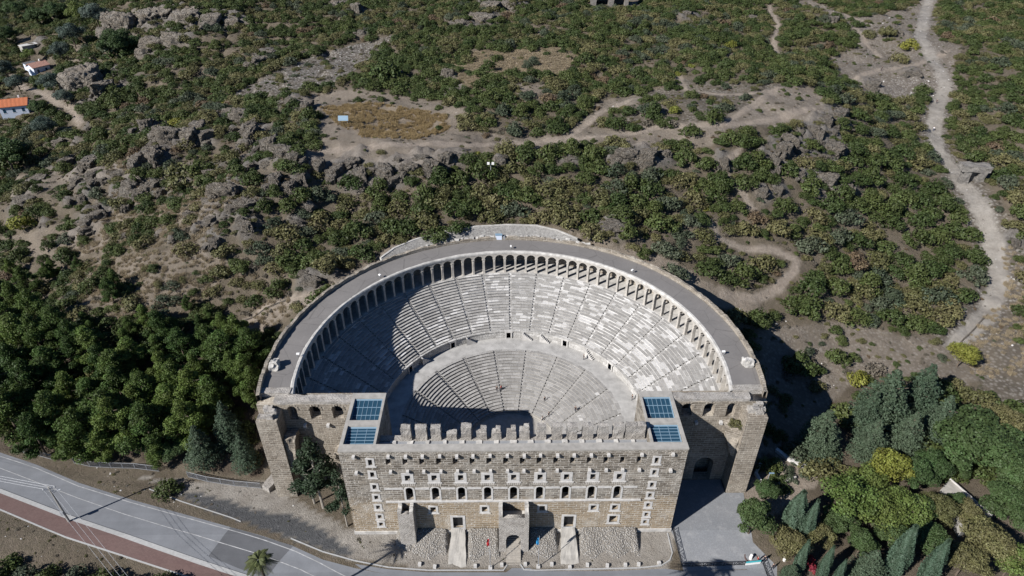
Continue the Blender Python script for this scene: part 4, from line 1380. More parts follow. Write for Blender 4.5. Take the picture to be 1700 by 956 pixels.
def lobes_foliage(name, lobes, n, size, mat, flat=0.9, tilt=0.55, inner=0.15):
    """leaf cards spread through a set of overlapping lobes ((centre), (radii))"""
    C = np.array([l[0] for l in lobes], float)
    Rd = np.array([l[1] if hasattr(l[1], '__len__') else (l[1], l[1], l[1] * flat) for l in lobes], float)
    area = (Rd.prod(1)) ** (2 / 3)
    Qs, Ts = [], []
    for i in range(len(C)):
        k = int(n * area[i] / area.sum())
        if k < 3: continue
        d = unit(int(k * 1.5))
        d = d[(d[:, 2] > -0.55)][:k]
        k = len(d)
        rad = 1.0 - inner * rng.random(k) ** 2 - 0.0
        bump = 1 + 0.16 * noise3(d + C[i] * 3.1, 0.42, i)
        P = C[i] + d * Rd[i] * (rad * bump)[:, None]
        # throw away what is buried in another lobe
        keep = np.ones(k, bool)
        for j in range(len(C)):
            if j != i: keep &= ((((P - C[j]) / Rd[j]) ** 2).sum(1) > 0.62)
        P, dd = P[keep], d[keep] / Rd[i]
        dd /= np.linalg.norm(dd, axis=1, keepdims=True)
        dd[:, 2] += 0.25
        Qs.append(leaf_cards(P, dd, size, tilt))
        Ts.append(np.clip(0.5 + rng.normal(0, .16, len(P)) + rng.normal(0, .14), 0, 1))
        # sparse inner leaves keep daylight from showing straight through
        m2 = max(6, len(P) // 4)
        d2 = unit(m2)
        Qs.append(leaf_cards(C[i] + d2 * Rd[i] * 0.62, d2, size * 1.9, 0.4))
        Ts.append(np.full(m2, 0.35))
    return cards_mesh(name, Qs, Ts, mat)

def shrub_lobes(k, spread=0.62, h=0.75):
    L = [((0, 0, h * .42), (.5, .46, h * .52))]
    e = rng.uniform(.6, 1.0)
    for i in range(k):
        a = rng.uniform(0, 2 * PI)
        r = (spread + .12) * math.sqrt(rng.random())
        s = rng.uniform(.16, .42)
        L.append(((r * math.cos(a), r * e * math.sin(a), max(.12, h * (0.75 - 0.62 * r) + rng.uniform(-.1, .12))), (s, s, s * .85)))
    return L

SHRUB = {}
for kind, fm, k, h, n, sz in (('oak', 'oak', 15, .95, 1250, .058), ('olive', 'olive', 14, .7, 1000, .06), ('grey', 'grey', 15, .6, 700, .07), ('bluegrey', 'bluegrey', 14, .85, 1000, .06),
                              ('yellow', 'yellow', 12, .95, 1000, .06), ('rust', 'rust', 12, .7, 800, .065)):
    SHRUB[kind] = [lobes_foliage(f'{kind}_shrub', shrub_lobes(k + j, h=h * rng.uniform(.85, 1.15)), n, sz, F[fm], inner=.2 if kind != 'grey' else .5, tilt=.6 if kind != 'grey' else 1.0) for j in range(4 if kind in ('oak', 'olive') else 3)]

# ------------------------------------------------------------------ rocks
def ico(sub):
    b = bmesh.new()
    bmesh.ops.create_icosphere(b, subdivisions=sub, radius=1)
    V = np.array([v.co for v in b.verts])
    Fc = np.array([[v.index for v in f.verts] for f in b.faces])
    b.free()
    return V, Fc

def block_points(V, seed, n=13):
    g = np.random.default_rng(seed)
    N = g.normal(size=(n, 3)); N /= np.linalg.norm(N, axis=1, keepdims=True)
    N[0] = (0.08, 0.05, .99); N[1:6, 2] *= .25
    N /= np.linalg.norm(N, axis=1, keepdims=True)
    hgt = g.uniform(.62, .95, n); hgt[0] = .6
    dt = np.maximum(V @ N.T, 1e-3)
    r = np.minimum((hgt / dt).min(1), 1.25)
    return V * r[:, None]

def rock_mesh(name, seed, sub=4, mat=None, flat=0.55, blocks=6, crack=.16):
    """a jumble of angular, cracked blocks fused into one outcrop"""
    g = np.random.default_rng(seed * 7 + 1)
    V0, F0 = ico(sub)
    Vs, Fs, o = [], [], 0
    for b in range(blocks):
        P = block_points(V0, seed * 31 + b)
        c = np.array([0, 0, 0.0]) if b == 0 else np.array([g.uniform(-.75, .75), g.uniform(-.6, .6), g.uniform(-.35, .05)])
        s_ = np.array([.72, .62, .8]) if b == 0 else g.uniform(.26, .52) * np.array([1, g.uniform(.6, 1), g.uniform(.6, 1.1)])
        cr = np.abs(noise3(V0 * 1.0 + seed * 3.3 + b, .42, seed + b))
        P = P * (1 - crack * np.exp(-(cr / .07) ** 2))[:, None]
        band = np.abs(((P[:, 2] * 6 + noise3(P, .8, seed + 5) * .8) % 1.0) - .5)
        P[:, :2] *= (1 - .10 * np.exp(-(band / .12) ** 2))[:, None]
        P = P * (1 + .10 * noise3(P + b, .32, seed + 9) + .10 * noise3(P + b, .15, seed + 10) + .06 * noise3(P + b, .075, seed + 11))[:, None]
        Vs.append(P * s_ + c); Fs.append(F0 + o); o += len(V0)
    V = np.concatenate(Vs)
    V[:, 2] *= flat * 1.25
    return np_mesh(name, V, np.concatenate(Fs), mat or M['rock'])
ROCKS = [rock_mesh('rock', s, 5 if s < 4 else 4, blocks=5 + s % 4) for s in range(1, 9)]
STONES = [rock_mesh('stone', 20 + s, 2, M['pale'] if s < 2 else M['rock'], .6, 1, .1) for s in range(4)]

def region(u, v):
    if u < 200 and v < 240: return 'around the cottages at the upper left'
    if u < 440 and v < 170: return 'below the flat rock shelf at the upper left'
    if u < 470 and v < 300: return 'between the cottages and the bare plateau'
    if u < 480 and v < 440: return 'on the rocky slope left of the bare plateau'
    if u < 480: return 'on the dry slope above the pine wood'
    if v > 560 and u > 1200: return 'beside the right end of the theatre'
    if u < 790 and v < 160: return 'around the ruin field beyond the plateau'
    if u < 1010 and 145 < v < 240: return 'in the grove in the middle of the plateau'
    if u < 1290 and v < 150: return 'in the scrub beyond the plateau'
    if u < 1310 and v < 250: return 'beside the forking plateau paths'
    if u < 960: return 'between the plateau cliff and the theatre roof'
    if u < 1330: return 'on the slope right of the theatre roof'
    if v < 190 and u < 1570: return 'near the stony track junction'
    if u > 1570 and v < 420: return 'on the hillside right of the stony track'
    return 'in the thicket inside the bend of the stony track'

def rock_word(u, v, w):
    return ('great ' if w > 7 else 'large ' if w > 4.5 else 'middling ' if w > 2.8 else 'small ')

Pr = on_ground([r[0] for r in ROCK_PX], [r[1] for r in ROCK_PX])
_, _, dr = project(Pr)
ROCK_XY = []
for i, ((u, v, w, hr), P, d) in enumerate(zip(ROCK_PX, Pr, dr)):
    W = w * d / FPX * .6
    o = link('limestone_outcrop', ROCKS[i % 8], None, (P[0], P[1], P[2] - W * .08), rng.uniform(0, 2 * PI), (W * 1.05, W * rng.uniform(.65, .95), W * hr * 1.6))
    tall = 'upright ' if hr >= 1.0 else 'low flat ' if hr <= .6 else ''
    g = 'limestone outcrops on the hillside'
    tag(o, f'{rock_word(u, v, W * 2)}{tall}grey limestone outcrop {region(u, v)}', 'rock', g)
    ROCK_XY.append((P[0], P[1], W))
ROCK_XY = np.array(ROCK_XY)

# ------------------------------------------------------------------ shrubs
NO_SHRUB = [MOUND, MOUND2, FIELD_R, RUBPILE, BEHIND]
HAND = [  # u, v(centre), width px, kind, label
    (1103, 197, 32, 'oak'), (1026, 195, 44, 'oak'), (1053, 203, 30, 'oak'), (1078, 196, 26, 'grey'), (1122, 177, 26, 'yellow'), (1088, 178, 44, 'oak'), (1075, 170, 40, 'bluegrey'), (1187, 183, 44, 'oak'), (1150, 208, 36, 'oak'), (1112, 195, 30, 'grey'),
    (972, 234, 28, 'oak'), (1040, 236, 30, 'olive'), (1240, 220, 50, 'oak'), (1215, 220, 36, 'oak'), (1205, 172, 34, 'bluegrey'), (1240, 156, 24, 'bluegrey'), (1183, 158, 18, 'olive'), (727, 208, 18, 'oak'), (515, 200, 36, 'oak'), (500, 215, 34, 'oak'), (520, 232, 34, 'oak'), (490, 238, 40, 'oak'),
    (995, 265, 46, 'oak'), (975, 285, 40, 'oak'), (1140, 250, 44, 'oak'), (1175, 262, 44, 'oak'), (1135, 232, 36, 'oak'), (800, 268, 60, 'oak'), (920, 270, 34, 'oak'), (880, 290, 40, 'olive'), (1512, 72, 34, 'yellow'), (1495, 92, 34, 'olive'), (1535, 142, 36, 'oak'),
    (1215, 72, 22, 'yellow'), (1425, 37, 24, 'oak'), (1445, 52, 30, 'olive'), (1475, 48, 34, 'olive'), (1335, 588, 62, 'oak'), (1395, 580, 50, 'oak'), (1312, 612, 30, 'grey'), (1360, 632, 34, 'olive'), (1430, 618, 48, 'yellow'), (1460, 600, 40, 'grey'), (1300, 650, 1, 'oak'),
    (1260, 520, 50, 'oak'), (1240, 440, 60, 'oak'), (1180, 430, 50, 'oak'), (1100, 355, 60, 'oak'), (1040, 370, 50, 'oak'), (1060, 325, 50, 'oak'), (980, 345, 50, 'oak'), (1240, 290, 46, 'oak'), (1170, 300, 40, 'oak'),
    (270, 795, 52, 'oak'), (20, 948, 60, 'bluegrey'), (62, 945, 60, 'oak'), (105, 950, 60, 'bluegrey'), (150, 952, 60, 'oak'), (200, 952, 60, 'bluegrey'), (250, 958, 56, 'oak'), (300, 972, 50, 'bluegrey'), (-15, 925, 60, 'oak'),
    (1283, 760, 46, 'oak'), (1300, 790, 40, 'oak'), (1225, 705, 22, 'olive'), (30, 365, 50, 'yellow'), (195, 75, 60, 'bluegrey'), (205, 78, 60, 'oak'), (15, 255, 70, 'oak'), (85, 262, 34, 'bluegrey'), (345, 188, 36, 'olive'), (290, 200, 30, 'yellow'),
    (640, 110, 60, 'oak'), (300, 270, 80, 'olive'), (330, 265, 50, 'oak'), (420, 490, 36, 'oak'), (460, 465, 44, 'oak'), (395, 430, 40, 'oak'), (600, 400, 60, 'oak'), (560, 405, 44, 'bluegrey'), (520, 420, 50, 'oak'), (590, 370, 56, 'oak'), (640, 385, 40, 'olive'), (720, 372, 50, 'oak'), (760, 365, 44, 'oak')]
HAND = [h for h in HAND if h[2] > 4]
KW = {'oak': 'dark green rounded oak bush', 'olive': 'olive green loose bush', 'grey': 'grey brown leafless thorn bush', 'bluegrey': 'blue grey leafy bush', 'yellow': 'bright yellow green bush', 'rust': 'rusty brown bush'}
SPECIAL = {(1122, 177): 'bright yellow bush glowing among dark bushes at the plateau path fork', (727, 208): 'lone dark green bush at the right edge of the golden grass', (972, 234): 'lone round dark bush on the lower edge of the plateau path',
           (1026, 195): 'broad dark bush just right of the forked plateau path', (1187, 183): 'large round bush on grey ground between two plateau paths', (1150, 208): 'round dark bush casting a shadow on the plateau path', (270, 795): 'round dark bush on the verge between fence and road',
           (1512, 72): 'larger of two yellowish bushes at the track junction', (1495, 92): 'smaller of two yellowish bushes at the track junction', (1535, 142): 'dark oval bush on the pale rubble beside the track', (1430, 618): 'yellowing thin bush on bare soil above the cedars',
           (1335, 588): 'left of two round dark bushes beside the theatre shadow', (1395, 580): 'right of two round dark bushes beside the theatre shadow', (1225, 705): 'tuft of green growing from the right wing wall', (30, 365): 'bright green fig-like bush at the left edge below pale rock',
           (1215, 72): 'small bright yellow green bush in the scrub beyond the plateau', (1240, 156): 'flat blue grey bush on the upper plateau path', (1183, 158): 'small olive bush on the upper plateau path', (1260, 520): 'dark bush at the edge of the theatre shadow on the right'}
def add_shrub(P, W, kind, label, group, sq=None):
    ms = SHRUB[kind]
    s = W / 2 / .95
    o = link(random.choice(['shrub']), ms[rng.integers(len(ms))], None, (P[0], P[1], P[2] - .08 * s), rng.uniform(0, 2 * PI), (s * rng.uniform(.9, 1.1), s * rng.uniform(.9, 1.1), s * (sq or rng.uniform(.85, 1.15))))
    return tag(o, label, 'bush', group)
Ph = on_ground([h[0] for h in HAND], [h[1] for h in HAND], [h[2] * .08 for h in HAND])
_, _, dh_ = project(Ph)
taken = []
nshrub = 0
for (u, v, w, kind), P, d in zip(HAND, Ph, dh_):
    if (u, v) == (1225, 705):
        q = at_y(u, v, 10.6); P = np.array([q[0], 10.9, 17.9])
    W = w * d / FPX * 1.05
    lab = SPECIAL.get((u, v))
    if not lab:
        sw = 'big ' if W > 6.5 else 'small ' if W < 3.8 else ''
        lab = f'{sw}{KW[kind]} {region(u, v)}'
    if v > 900: lab = f'{KW[kind]} on the bank below the red pavement'
    add_shrub(P, W, kind, lab, None if (u, v) in SPECIAL else 'bushes scattered over the hillside')
    taken.append((P[0], P[1], W / 2))
    nshrub += 1
taken = np.array(taken)

# scatter of wild scrub over the rest of the hill, by how the cover thins out
N0 = 190000
cx_ = rng.uniform(-400, 330, N0)
cy_ = rng.uniform(8, 480, N0)
cz_ = H(cx_, cy_)
u_, v_, d_ = project(np.stack([cx_, cy_, cz_], 1))
ok = (u_ > -420) & (u_ < 2000) & (v_ > -90) & (v_ < 800)
rr = np.hypot(cx_ - XC, cy_ - YC)
ok &= ~((rr < 53.5) & (cy_ > 8)) & ~((np.abs(cx_) < 50) & (cy_ < 24))
ok &= ~poly_in(cx_, cy_, FLAT) & (line_dist(cx_, cy_, FLAT, True) > 3)
den = np.full(N0, 0.97)
for p, val in ((PLAT2, .14), (PLATEAU, .05), (GOLD, .0), (MOUND, .06), (MOUND2, .1), (RUIN, .10), (RUIN2, .06), (RUBPILE, 0), (FIELD_R, .05), (MID_R, .10), (BEHIND, .08), (BEHIND_L, .10), (FOREST, .35), (WOODS_R, .25)):
    den = np.where(poly_in(u_, v_, p), val, den)
for p in BANDS: den = np.where(poly_in(u_, v_, p), .25, den)
left = (u_ < 480) & (v_ > 200)
den = np.where(left & (den > .5), .66, den)
cl = noise2(cx_, cy_, 14, 71) * .6 + noise2(cx_, cy_, 6, 72) * .4
den = den * np.clip(1.05 + cl * .9, .12, 1.4) * np.where(noise2(cx_, cy_, 12, 73) + .5 * noise2(cx_, cy_, 5, 74) < -.42, .12, 1)
den = den * (1 - .55 * rock_field(cx_, cy_))
PD = []
for line, w in PATHS + [(TRACK, 5.5)]:
    Pp = on_ground([p[0] for p in line], [p[1] for p in line])
    dd = line_dist(cx_, cy_, Pp[:, :2])
    PD.append(dd - w * .5)
# clearings where the wall of the retaining slope stands
den = np.where(poly_in(u_, v_, [(625, 440), (640, 420), (700, 385), (780, 368), (920, 372), (975, 400), (975, 412)]), 0, den)
for house in ([(0, 150), (62, 150), (62, 195), (0, 195)], [(40, 95), (100, 95), (100, 132), (40, 132)], [(1588, 272), (1640, 272), (1640, 306), (1588, 306)], [(560, 190), (585, 190), (585, 212), (560, 212)], [(975, -20), (1060, -20), (1060, 14), (975, 14)], [(30, 60), (75, 60), (75, 95), (30, 95)]):
    den = np.where(poly_in(u_, v_, house), 0, den)
ok &= rng.random(N0) < den
idx = np.where(ok)[0]
big = noise2(cx_, cy_, 20, 81) * .5 + noise2(cx_, cy_, 9, 82) * .5
size = np.clip(rng.gamma(3.2, .64, N0) * (1.0 + .35 * big), .6, 4.2)          # radius in metres
size = np.where((u_ < 480) & (v_ > 330), size * .85, size)
size = np.clip(np.where((u_ > 480) & (v_ > 255), size * 1.3, size), .6, 4.6)
size = np.where(poly_in(u_, v_, PLATEAU) | poly_in(u_, v_, RUIN) | poly_in(u_, v_, RUIN2) | poly_in(u_, v_, MID_R), size * .5, size)
pd_ = np.min(PD, 0)
idx = idx[pd_[idx] > .72 * size[idx]]
# thin out by spacing: larger first
idx = idx[np.argsort(-size[idx])]
cell = {}
keep = []
def free(x, y, r):
    ci, cj = int(x // 4), int(y // 4)
    for a in range(ci - 1, ci + 2):
        for b_ in range(cj - 1, cj + 2):
            for (qx, qy, qr) in cell.get((a, b_), ()):
                if (qx - x) ** 2 + (qy - y) ** 2 < (0.54 * (qr + r)) ** 2: return False
    return True
for (x, y, r) in list(taken) + list(ROCK_XY * np.array([1, 1, .45])):
    for a in range(int((x - r) // 4), int((x + r) // 4) + 1):
        for b_ in range(int((y - r) // 4), int((y + r) // 4) + 1):
            cell.setdefault((a, b_), []).append((x, y, r))
for i in idx:
    if free(cx_[i], cy_[i], size[i]):
        cell.setdefault((int(cx_[i] // 4), int(cy_[i] // 4)), []).append((cx_[i], cy_[i], size[i]))
        keep.append(i)
keep = np.array(keep)
kn = noise2(cx_, cy_, 11, 91) * .6 + noise2(cx_, cy_, 4, 92) * .4 + rng.normal(0, .34, N0)
def kind_of(i):
    t = kn[i]
    if size[i] > 1.7:
        k = 'oak' if t > -.12 else 'olive' if t > -.62 else 'bluegrey'
    else:
        k = 'oak' if t > .28 else 'olive' if t > -.22 else 'grey' if t > -.7 else 'bluegrey'
    q = rng.random()
    if q < .010 and size[i] < 1.9: k = 'yellow'
    elif q < .022: k = 'rust'
    return k
app = size[keep] / d_[keep]
order = keep[np.argsort(-app)]
inview = [i for i in order if 4 < u_[i] < 1696 and 4 < v_[i] < 790]
NIND = 300 - nshrub
ind = set(inview[:NIND])
for i in inview[:NIND]:
    k = kind_of(i)
    W = size[i] * 2
    sw = 'big ' if W > 6.5 else 'small ' if W < 3.8 else ''
    add_shrub((cx_[i], cy_[i], cz_[i]), W, k, f'{sw}{KW[k]} {region(u_[i], v_[i])}', 'bushes scattered over the hillside')

def scatter(name, P, rot, scl, vid, protos, label, cat):
    """many small copies as one mass of ground cover (geometry nodes on a cloud of points)"""
    hold = bpy.data.collections.new(name + '_kinds')
    for k, me in enumerate(protos):
        hold.objects.link(bpy.data.objects.new('%s_%02d' % (name, k), me))
    me = bpy.data.meshes.new(name)
    me.vertices.add(len(P))
    me.vertices.foreach_set('co', np.asarray(P, np.float32).ravel())
    for nm, typ, arr in (('rot', 'FLOAT_VECTOR', np.asarray(rot)), ('scl', 'FLOAT_VECTOR', np.asarray(scl))):
        at = me.attributes.new(nm, typ, 'POINT')
        at.data.foreach_set('vector', np.asarray(arr, np.float32).ravel())
    at = me.attributes.new('vid', 'INT', 'POINT')
    at.data.foreach_set('value', np.asarray(vid, np.int32))
    o = link(name, me)
    ng = bpy.data.node_groups.new(name, 'GeometryNodeTree')
    ng.interface.new_socket('Geometry', in_out='INPUT', socket_type='NodeSocketGeometry')
    ng.interface.new_socket('Geometry', in_out='OUTPUT', socket_type='NodeSocketGeometry')
    nn = ng.nodes
    gi, go = nn.new('NodeGroupInput'), nn.new('NodeGroupOutput')
    ci = nn.new('GeometryNodeCollectionInfo')
    ci.inputs['Collection'].default_value = hold
    ci.inputs['Separate Children'].default_value = True
    ci.inputs['Reset Children'].default_value = True
    ip = nn.new('GeometryNodeInstanceOnPoints')
    ip.inputs['Pick Instance'].default_value = True
    def attr(nm, t):
        a = nn.new('GeometryNodeInputNamedAttribute')
        a.data_type = t
        a.inputs['Name'].default_value = nm
        return a.outputs['Attribute']
    e2r = nn.new('FunctionNodeEulerToRotation')
    L = ng.links
    L.new(attr('rot', 'FLOAT_VECTOR'), e2r.inputs[0])
    L.new(e2r.outputs[0], ip.inputs['Rotation'])
    L.new(attr('scl', 'FLOAT_VECTOR'), ip.inputs['Scale'])
    L.new(attr('vid', 'INT'), ip.inputs['Instance Index'])
    L.new(gi.outputs[0], ip.inputs['Points'])
    L.new(ci.outputs[0], ip.inputs['Instance'])
    L.new(ip.outputs[0], go.inputs[0])
    md = o.modifiers.new('scatter', 'NODES')
    md.node_group = ng
    return tag(o, label, cat, None, 'stuff')

protos, off = [], {}
for k in SHRUB:
    off[k] = (len(protos), len(SHRUB[k]))
    protos += SHRUB[k]
rest = [i for i in keep if i not in ind]
P, rot, scl, vid = [], [], [], []
for i in rest:
    k = kind_of(i)
    a, n = off[k]
    s = size[i] / .95
    P.append((cx_[i], cy_[i], cz_[i] - .08 * s)); rot.append((0, 0, rng.uniform(0, 6.28)))
    scl.append((s * rng.uniform(.85, 1.15), s * rng.uniform(.85, 1.15), s * rng.uniform(.7, 1.05))); vid.append(a + rng.integers(n))
# low tufts of dry scrub between the bushes
n2 = 30000
tx, ty = rng.uniform(-270, 290, n2), rng.uniform(12, 330, n2)
tz = H(tx, ty)
tu, tv, td = project(np.stack([tx, ty, tz], 1))
tok = (tu > -250) & (tu < 1850) & (tv > -20) & (tv < 790) & ~((np.hypot(tx - XC, ty - YC) < 53) & (ty > 8)) & ~((np.abs(tx) < 52) & (ty < 24)) & ~poly_in(tx, ty, FLAT)
dn = np.full(n2, .75)
for p, val in ((PLATEAU, .28), (GOLD, .1), (MOUND, .3), (RUIN, .3), (RUIN2, .25), (RUBPILE, .0), (FIELD_R, .35), (MID_R, .35), (BEHIND, .2), (FOREST, .2), (WOODS_R, .2)):
    dn = np.where(poly_in(tu, tv, p), val, dn)
for line, w in PATHS + [(TRACK, 4.5)]:
    Pp = on_ground([p[0] for p in line], [p[1] for p in line])
    dn = np.where(line_dist(tx, ty, Pp[:, :2]) < w * .5 + .3, 0, dn)
tok &= rng.random(n2) < dn
for i in np.where(tok)[0]:
    k = ('grey', 'olive', 'rust', 'oak', 'bluegrey')[rng.choice(5, p=(.46, .33, .07, .08, .06))]
    a, n = off[k]
    s = rng.uniform(.35, .95)
    P.append((tx[i], ty[i], tz[i] - .08 * s)); rot.append((0, 0, rng.uniform(0, 6.28)))
    scl.append((s * rng.uniform(.8, 1.2), s * rng.uniform(.8, 1.2), s * rng.uniform(.45, .9))); vid.append(a + rng.integers(n))
scatter('scrub_cover', P, rot, scl, vid, protos, 'mixed green and grey low scrub covering the hillside around the theatre', 'scrub')
print('scrub', len(P), 'ind', len(ind))

# golden grass tufts on the plateau
def grass_tuft(name, mat, n, h):
    a = rng.uniform(0, 2 * PI, n)
    r = np.sqrt(rng.random(n)) * .8
    base = np.stack([r * np.cos(a), r * np.sin(a), np.zeros(n)], 1)
    lean = unit(n) * .35; lean[:, 2] = rng.uniform(.5, 1, n) * h
    w = unit(n) * .06; w[:, 2] = 0
    Q = np.stack([base - w, base + w, base + lean + w * .3, base + lean - w * .3], 1)
    return cards_mesh(name, [Q], [rng.uniform(.2, .9, n)], mat)
F['gold'] = foliage('golden_dry_grass', (0.23, 0.165, 0.08), (0.31, 0.225, 0.11), .3)
F['straw'] = foliage('straw_dry_grass', (0.27, 0.22, 0.145), (0.33, 0.265, 0.175), .3)
gt = [grass_tuft('grass_tuft', F['gold'], 90, .9) for _ in range(2)] + [grass_tuft('grass_tuft', F['straw'], 90, .8) for _ in range(2)]
n3 = 60000
tx, ty = rng.uniform(-130, 150, n3), rng.uniform(40, 210, n3)
tz = H(tx, ty)
tu, tv, td = project(np.stack([tx, ty, tz], 1))
gold_in = poly_in(tu, tv, GOLD)
straw_in = poly_in(tu, tv, MOUND) | (poly_in(tu, tv, FIELD_R) & (rng.random(n3) < .35))
for p in BANDS: straw_in |= poly_in(tu, tv, p) & (rng.random(n3) < .5)
straw_in |= (tu < 480) & (tv > 260) & (tv < 540) & (noise2(tx, ty, 9, 55) > .1) & (rng.random(n3) < .35)
sel = np.where((gold_in & (noise2(tx, ty, 4, 56) > -.5)) | straw_in)[0]
scatter('dry_grass', np.stack([tx, ty, tz - .03], 1)[sel], np.stack([0 * tx, 0 * tx, rng.uniform(0, 6, n3)], 1)[sel], np.repeat(rng.uniform(.5, 1.0, n3)[:, None], 3, 1)[sel], np.where(gold_in[sel], 0, 2) + rng.integers(0, 2, len(sel)), gt, 'dry golden grass in tufts on the plateau and stony slopes', 'grass')

# loose stones
def stones(name, polys, dens, smin, smax, label, white=.5, box=(-120, 220, 20, 330), n=40000, excl=None):
    tx, ty = rng.uniform(box[0], box[1], n), rng.uniform(box[2], box[3], n)
    tz = H(tx, ty)
    tu, tv, td = project(np.stack([tx, ty, tz], 1))
    s = np.zeros(n, bool)
    for p, k in zip(polys, dens): s |= poly_in(tu, tv, p) & (rng.random(n) < k)
    s &= ~((np.hypot(tx - XC, ty - YC) < 52) & (ty > 8))
    sel = np.where(s)[0]
    sz = smin + (smax - smin) * rng.random(len(sel)) ** 3
    scatter(name, np.stack([tx, ty, tz], 1)[sel], rng.uniform(-.4, .4, (len(sel), 3)) + np.stack([0 * sz, 0 * sz, rng.uniform(0, 6, len(sel))], 1), sz[:, None] * rng.uniform(.6, 1.3, (len(sel), 3)), np.where(rng.random(len(sel)) < white, rng.integers(0, 2, len(sel)), rng.integers(2, 4, len(sel))), STONES, label, 'stones')
stones('fallen_stones', [RUIN, RUIN2, RUBPILE, PLATEAU, MID_R, FIELD_R, [(1285, 528), (1420, 526), (1430, 545), (1290, 550)], [(1170, 478), (1215, 488), (1290, 490), (1290, 500), (1180, 496)], [(1380, 560), (1470, 560), (1470, 575), (1390, 575)], BEHIND, BEHIND_L],
       [.40, .12, .9, .04, .07, .10, .5, .3, .3, .10, .1], .10, .6, 'scattered pale fallen stones on the ruin fields and beside the paths', .25)
V1 = [(300, 800), (440, 815), (585, 885), (590, 925), (480, 890), (380, 850), (300, 825)]
V2 = [(588, 888), (700, 905), (700, 938), (600, 928)]
V3 = [(780, 925), (1105, 925), (1105, 938), (780, 940)]
V4 = [(0, 850), (110, 893), (300, 956), (200, 956), (0, 930)]
V5 = [(60, 765), (230, 782), (320, 800), (380, 845), (300, 848), (130, 800)]
def front_scatter(name, polys, dens, n, protos, lo, hi, label, cat, box=(-130, 40, -40, 25), flat=.7):
    tx, ty = rng.uniform(box[0], box[1], n), rng.uniform(box[2], box[3], n)
    tz = H(tx, ty)
    tu, tv, td = project(np.stack([tx, ty, tz], 1))
    s_ = np.zeros(n, bool)
    for p, k_ in zip(polys, dens): s_ |= poly_in(tu, tv, p) & (rng.random(n) < k_) & (noise2(tx, ty, 3, 77) > -.2)
    s_ &= ~((np.abs(tx) < 31.3) & (ty > -.2))
    sel = np.where(s_)[0]
    sz = lo + (hi - lo) * rng.random(len(sel)) ** 3
    scatter(name, np.stack([tx, ty, tz], 1)[sel], np.stack([0 * sz, 0 * sz, rng.uniform(0, 6, len(sel))], 1), sz[:, None] * rng.uniform([.7, .7, flat * .7], [1.3, 1.3, flat * 1.2], (len(sel), 3)), rng.integers(0, len(protos), len(sel)), protos, label, cat)
front_scatter('verge_stones', [V1, V2, V3, V4, V5], [.12, .25, .1, .15, .2], 16000, STONES, .07, .4, 'loose pale stones on the verges in front of the theatre', 'stones')
front_scatter('verge_weeds', [V1, V2, V3, V4, V5], [.03, .35, .2, .5, .3], 12000, SHRUB['grey'] + SHRUB['olive'], .12, .55, 'dry weeds on the verges of the road and at the foot of the facade', 'weeds')
Tk = [tuple(p) for p in TRACK]
stones('trackside_stones', [[(p[0] + 14, p[1]) for p in Tk] + [(p[0] - 12, p[1]) for p in Tk[::-1]]], [.35], .10, .42, 'small pale stones strewn along the edges of the stony track', .3, (60, 260, 30, 340))

# ------------------------------------------------------------------ trees
def trunk_mesh(name, h, r, limbs, mat, lean=0.0):
    mb = MB()
    n = 5
    pts = [Vector((lean * (k / n) ** 2 * h + rng.uniform(-.05, .05) * h * .1, rng.uniform(-.05, .05) * h * .1, h * k / n)) for k in range(n + 1)]
    pts[0] = Vector((0, 0, -.6))
    for k in range(n):
        mb.tube(pts[k], pts[k + 1], r * (1 - k / n * .7), r * (1 - (k + 1) / n * .7), 7)
    for (z, L, a, e) in limbs:
        p = Vector((0, 0, z))
        q = p + Vector((math.cos(a) * L, math.sin(a) * L, L * e))
        mb.tube(p, q, r * .42, r * .12, 5)
    return mb.mesh(name, mat)

def rnd_limbs(h, n, L, lo=.35, e=.5):
    return [(h * rng.uniform(lo, .8), L * rng.uniform(.6, 1), rng.uniform(0, 6.28), e * rng.uniform(.6, 1.4)) for _ in range(n)]

def pine_mesh(k):
    L = []
    NL = 24
    for i in range(NL):
        t = (i + .5) / NL
        z = 2.0 + 7.8 * t
        rr_ = 3.5 * math.sin(PI * min(1, .22 + .78 * t) ** .9) * rng.uniform(.5, 1.05)
        a = i * 2.4 + k + rng.uniform(-.5, .5)
        s = rng.uniform(.7, 1.5) * (1.1 - .35 * t)
        L.append(((rr_ * math.cos(a), rr_ * math.sin(a), z + rng.uniform(-.4, .4)), (s * 1.15, s * 1.15, s * .75)))
    L.append(((0, 0, 6.5), (1.7, 1.7, 3.0)))
    L.append(((rng.uniform(-.5, .5), 0, 9.6), (1.1, 1.1, 1.2)))
    return lobes_foliage('pine_crown', L, 9000, .135, F['pine'], tilt=.95, inner=.55)

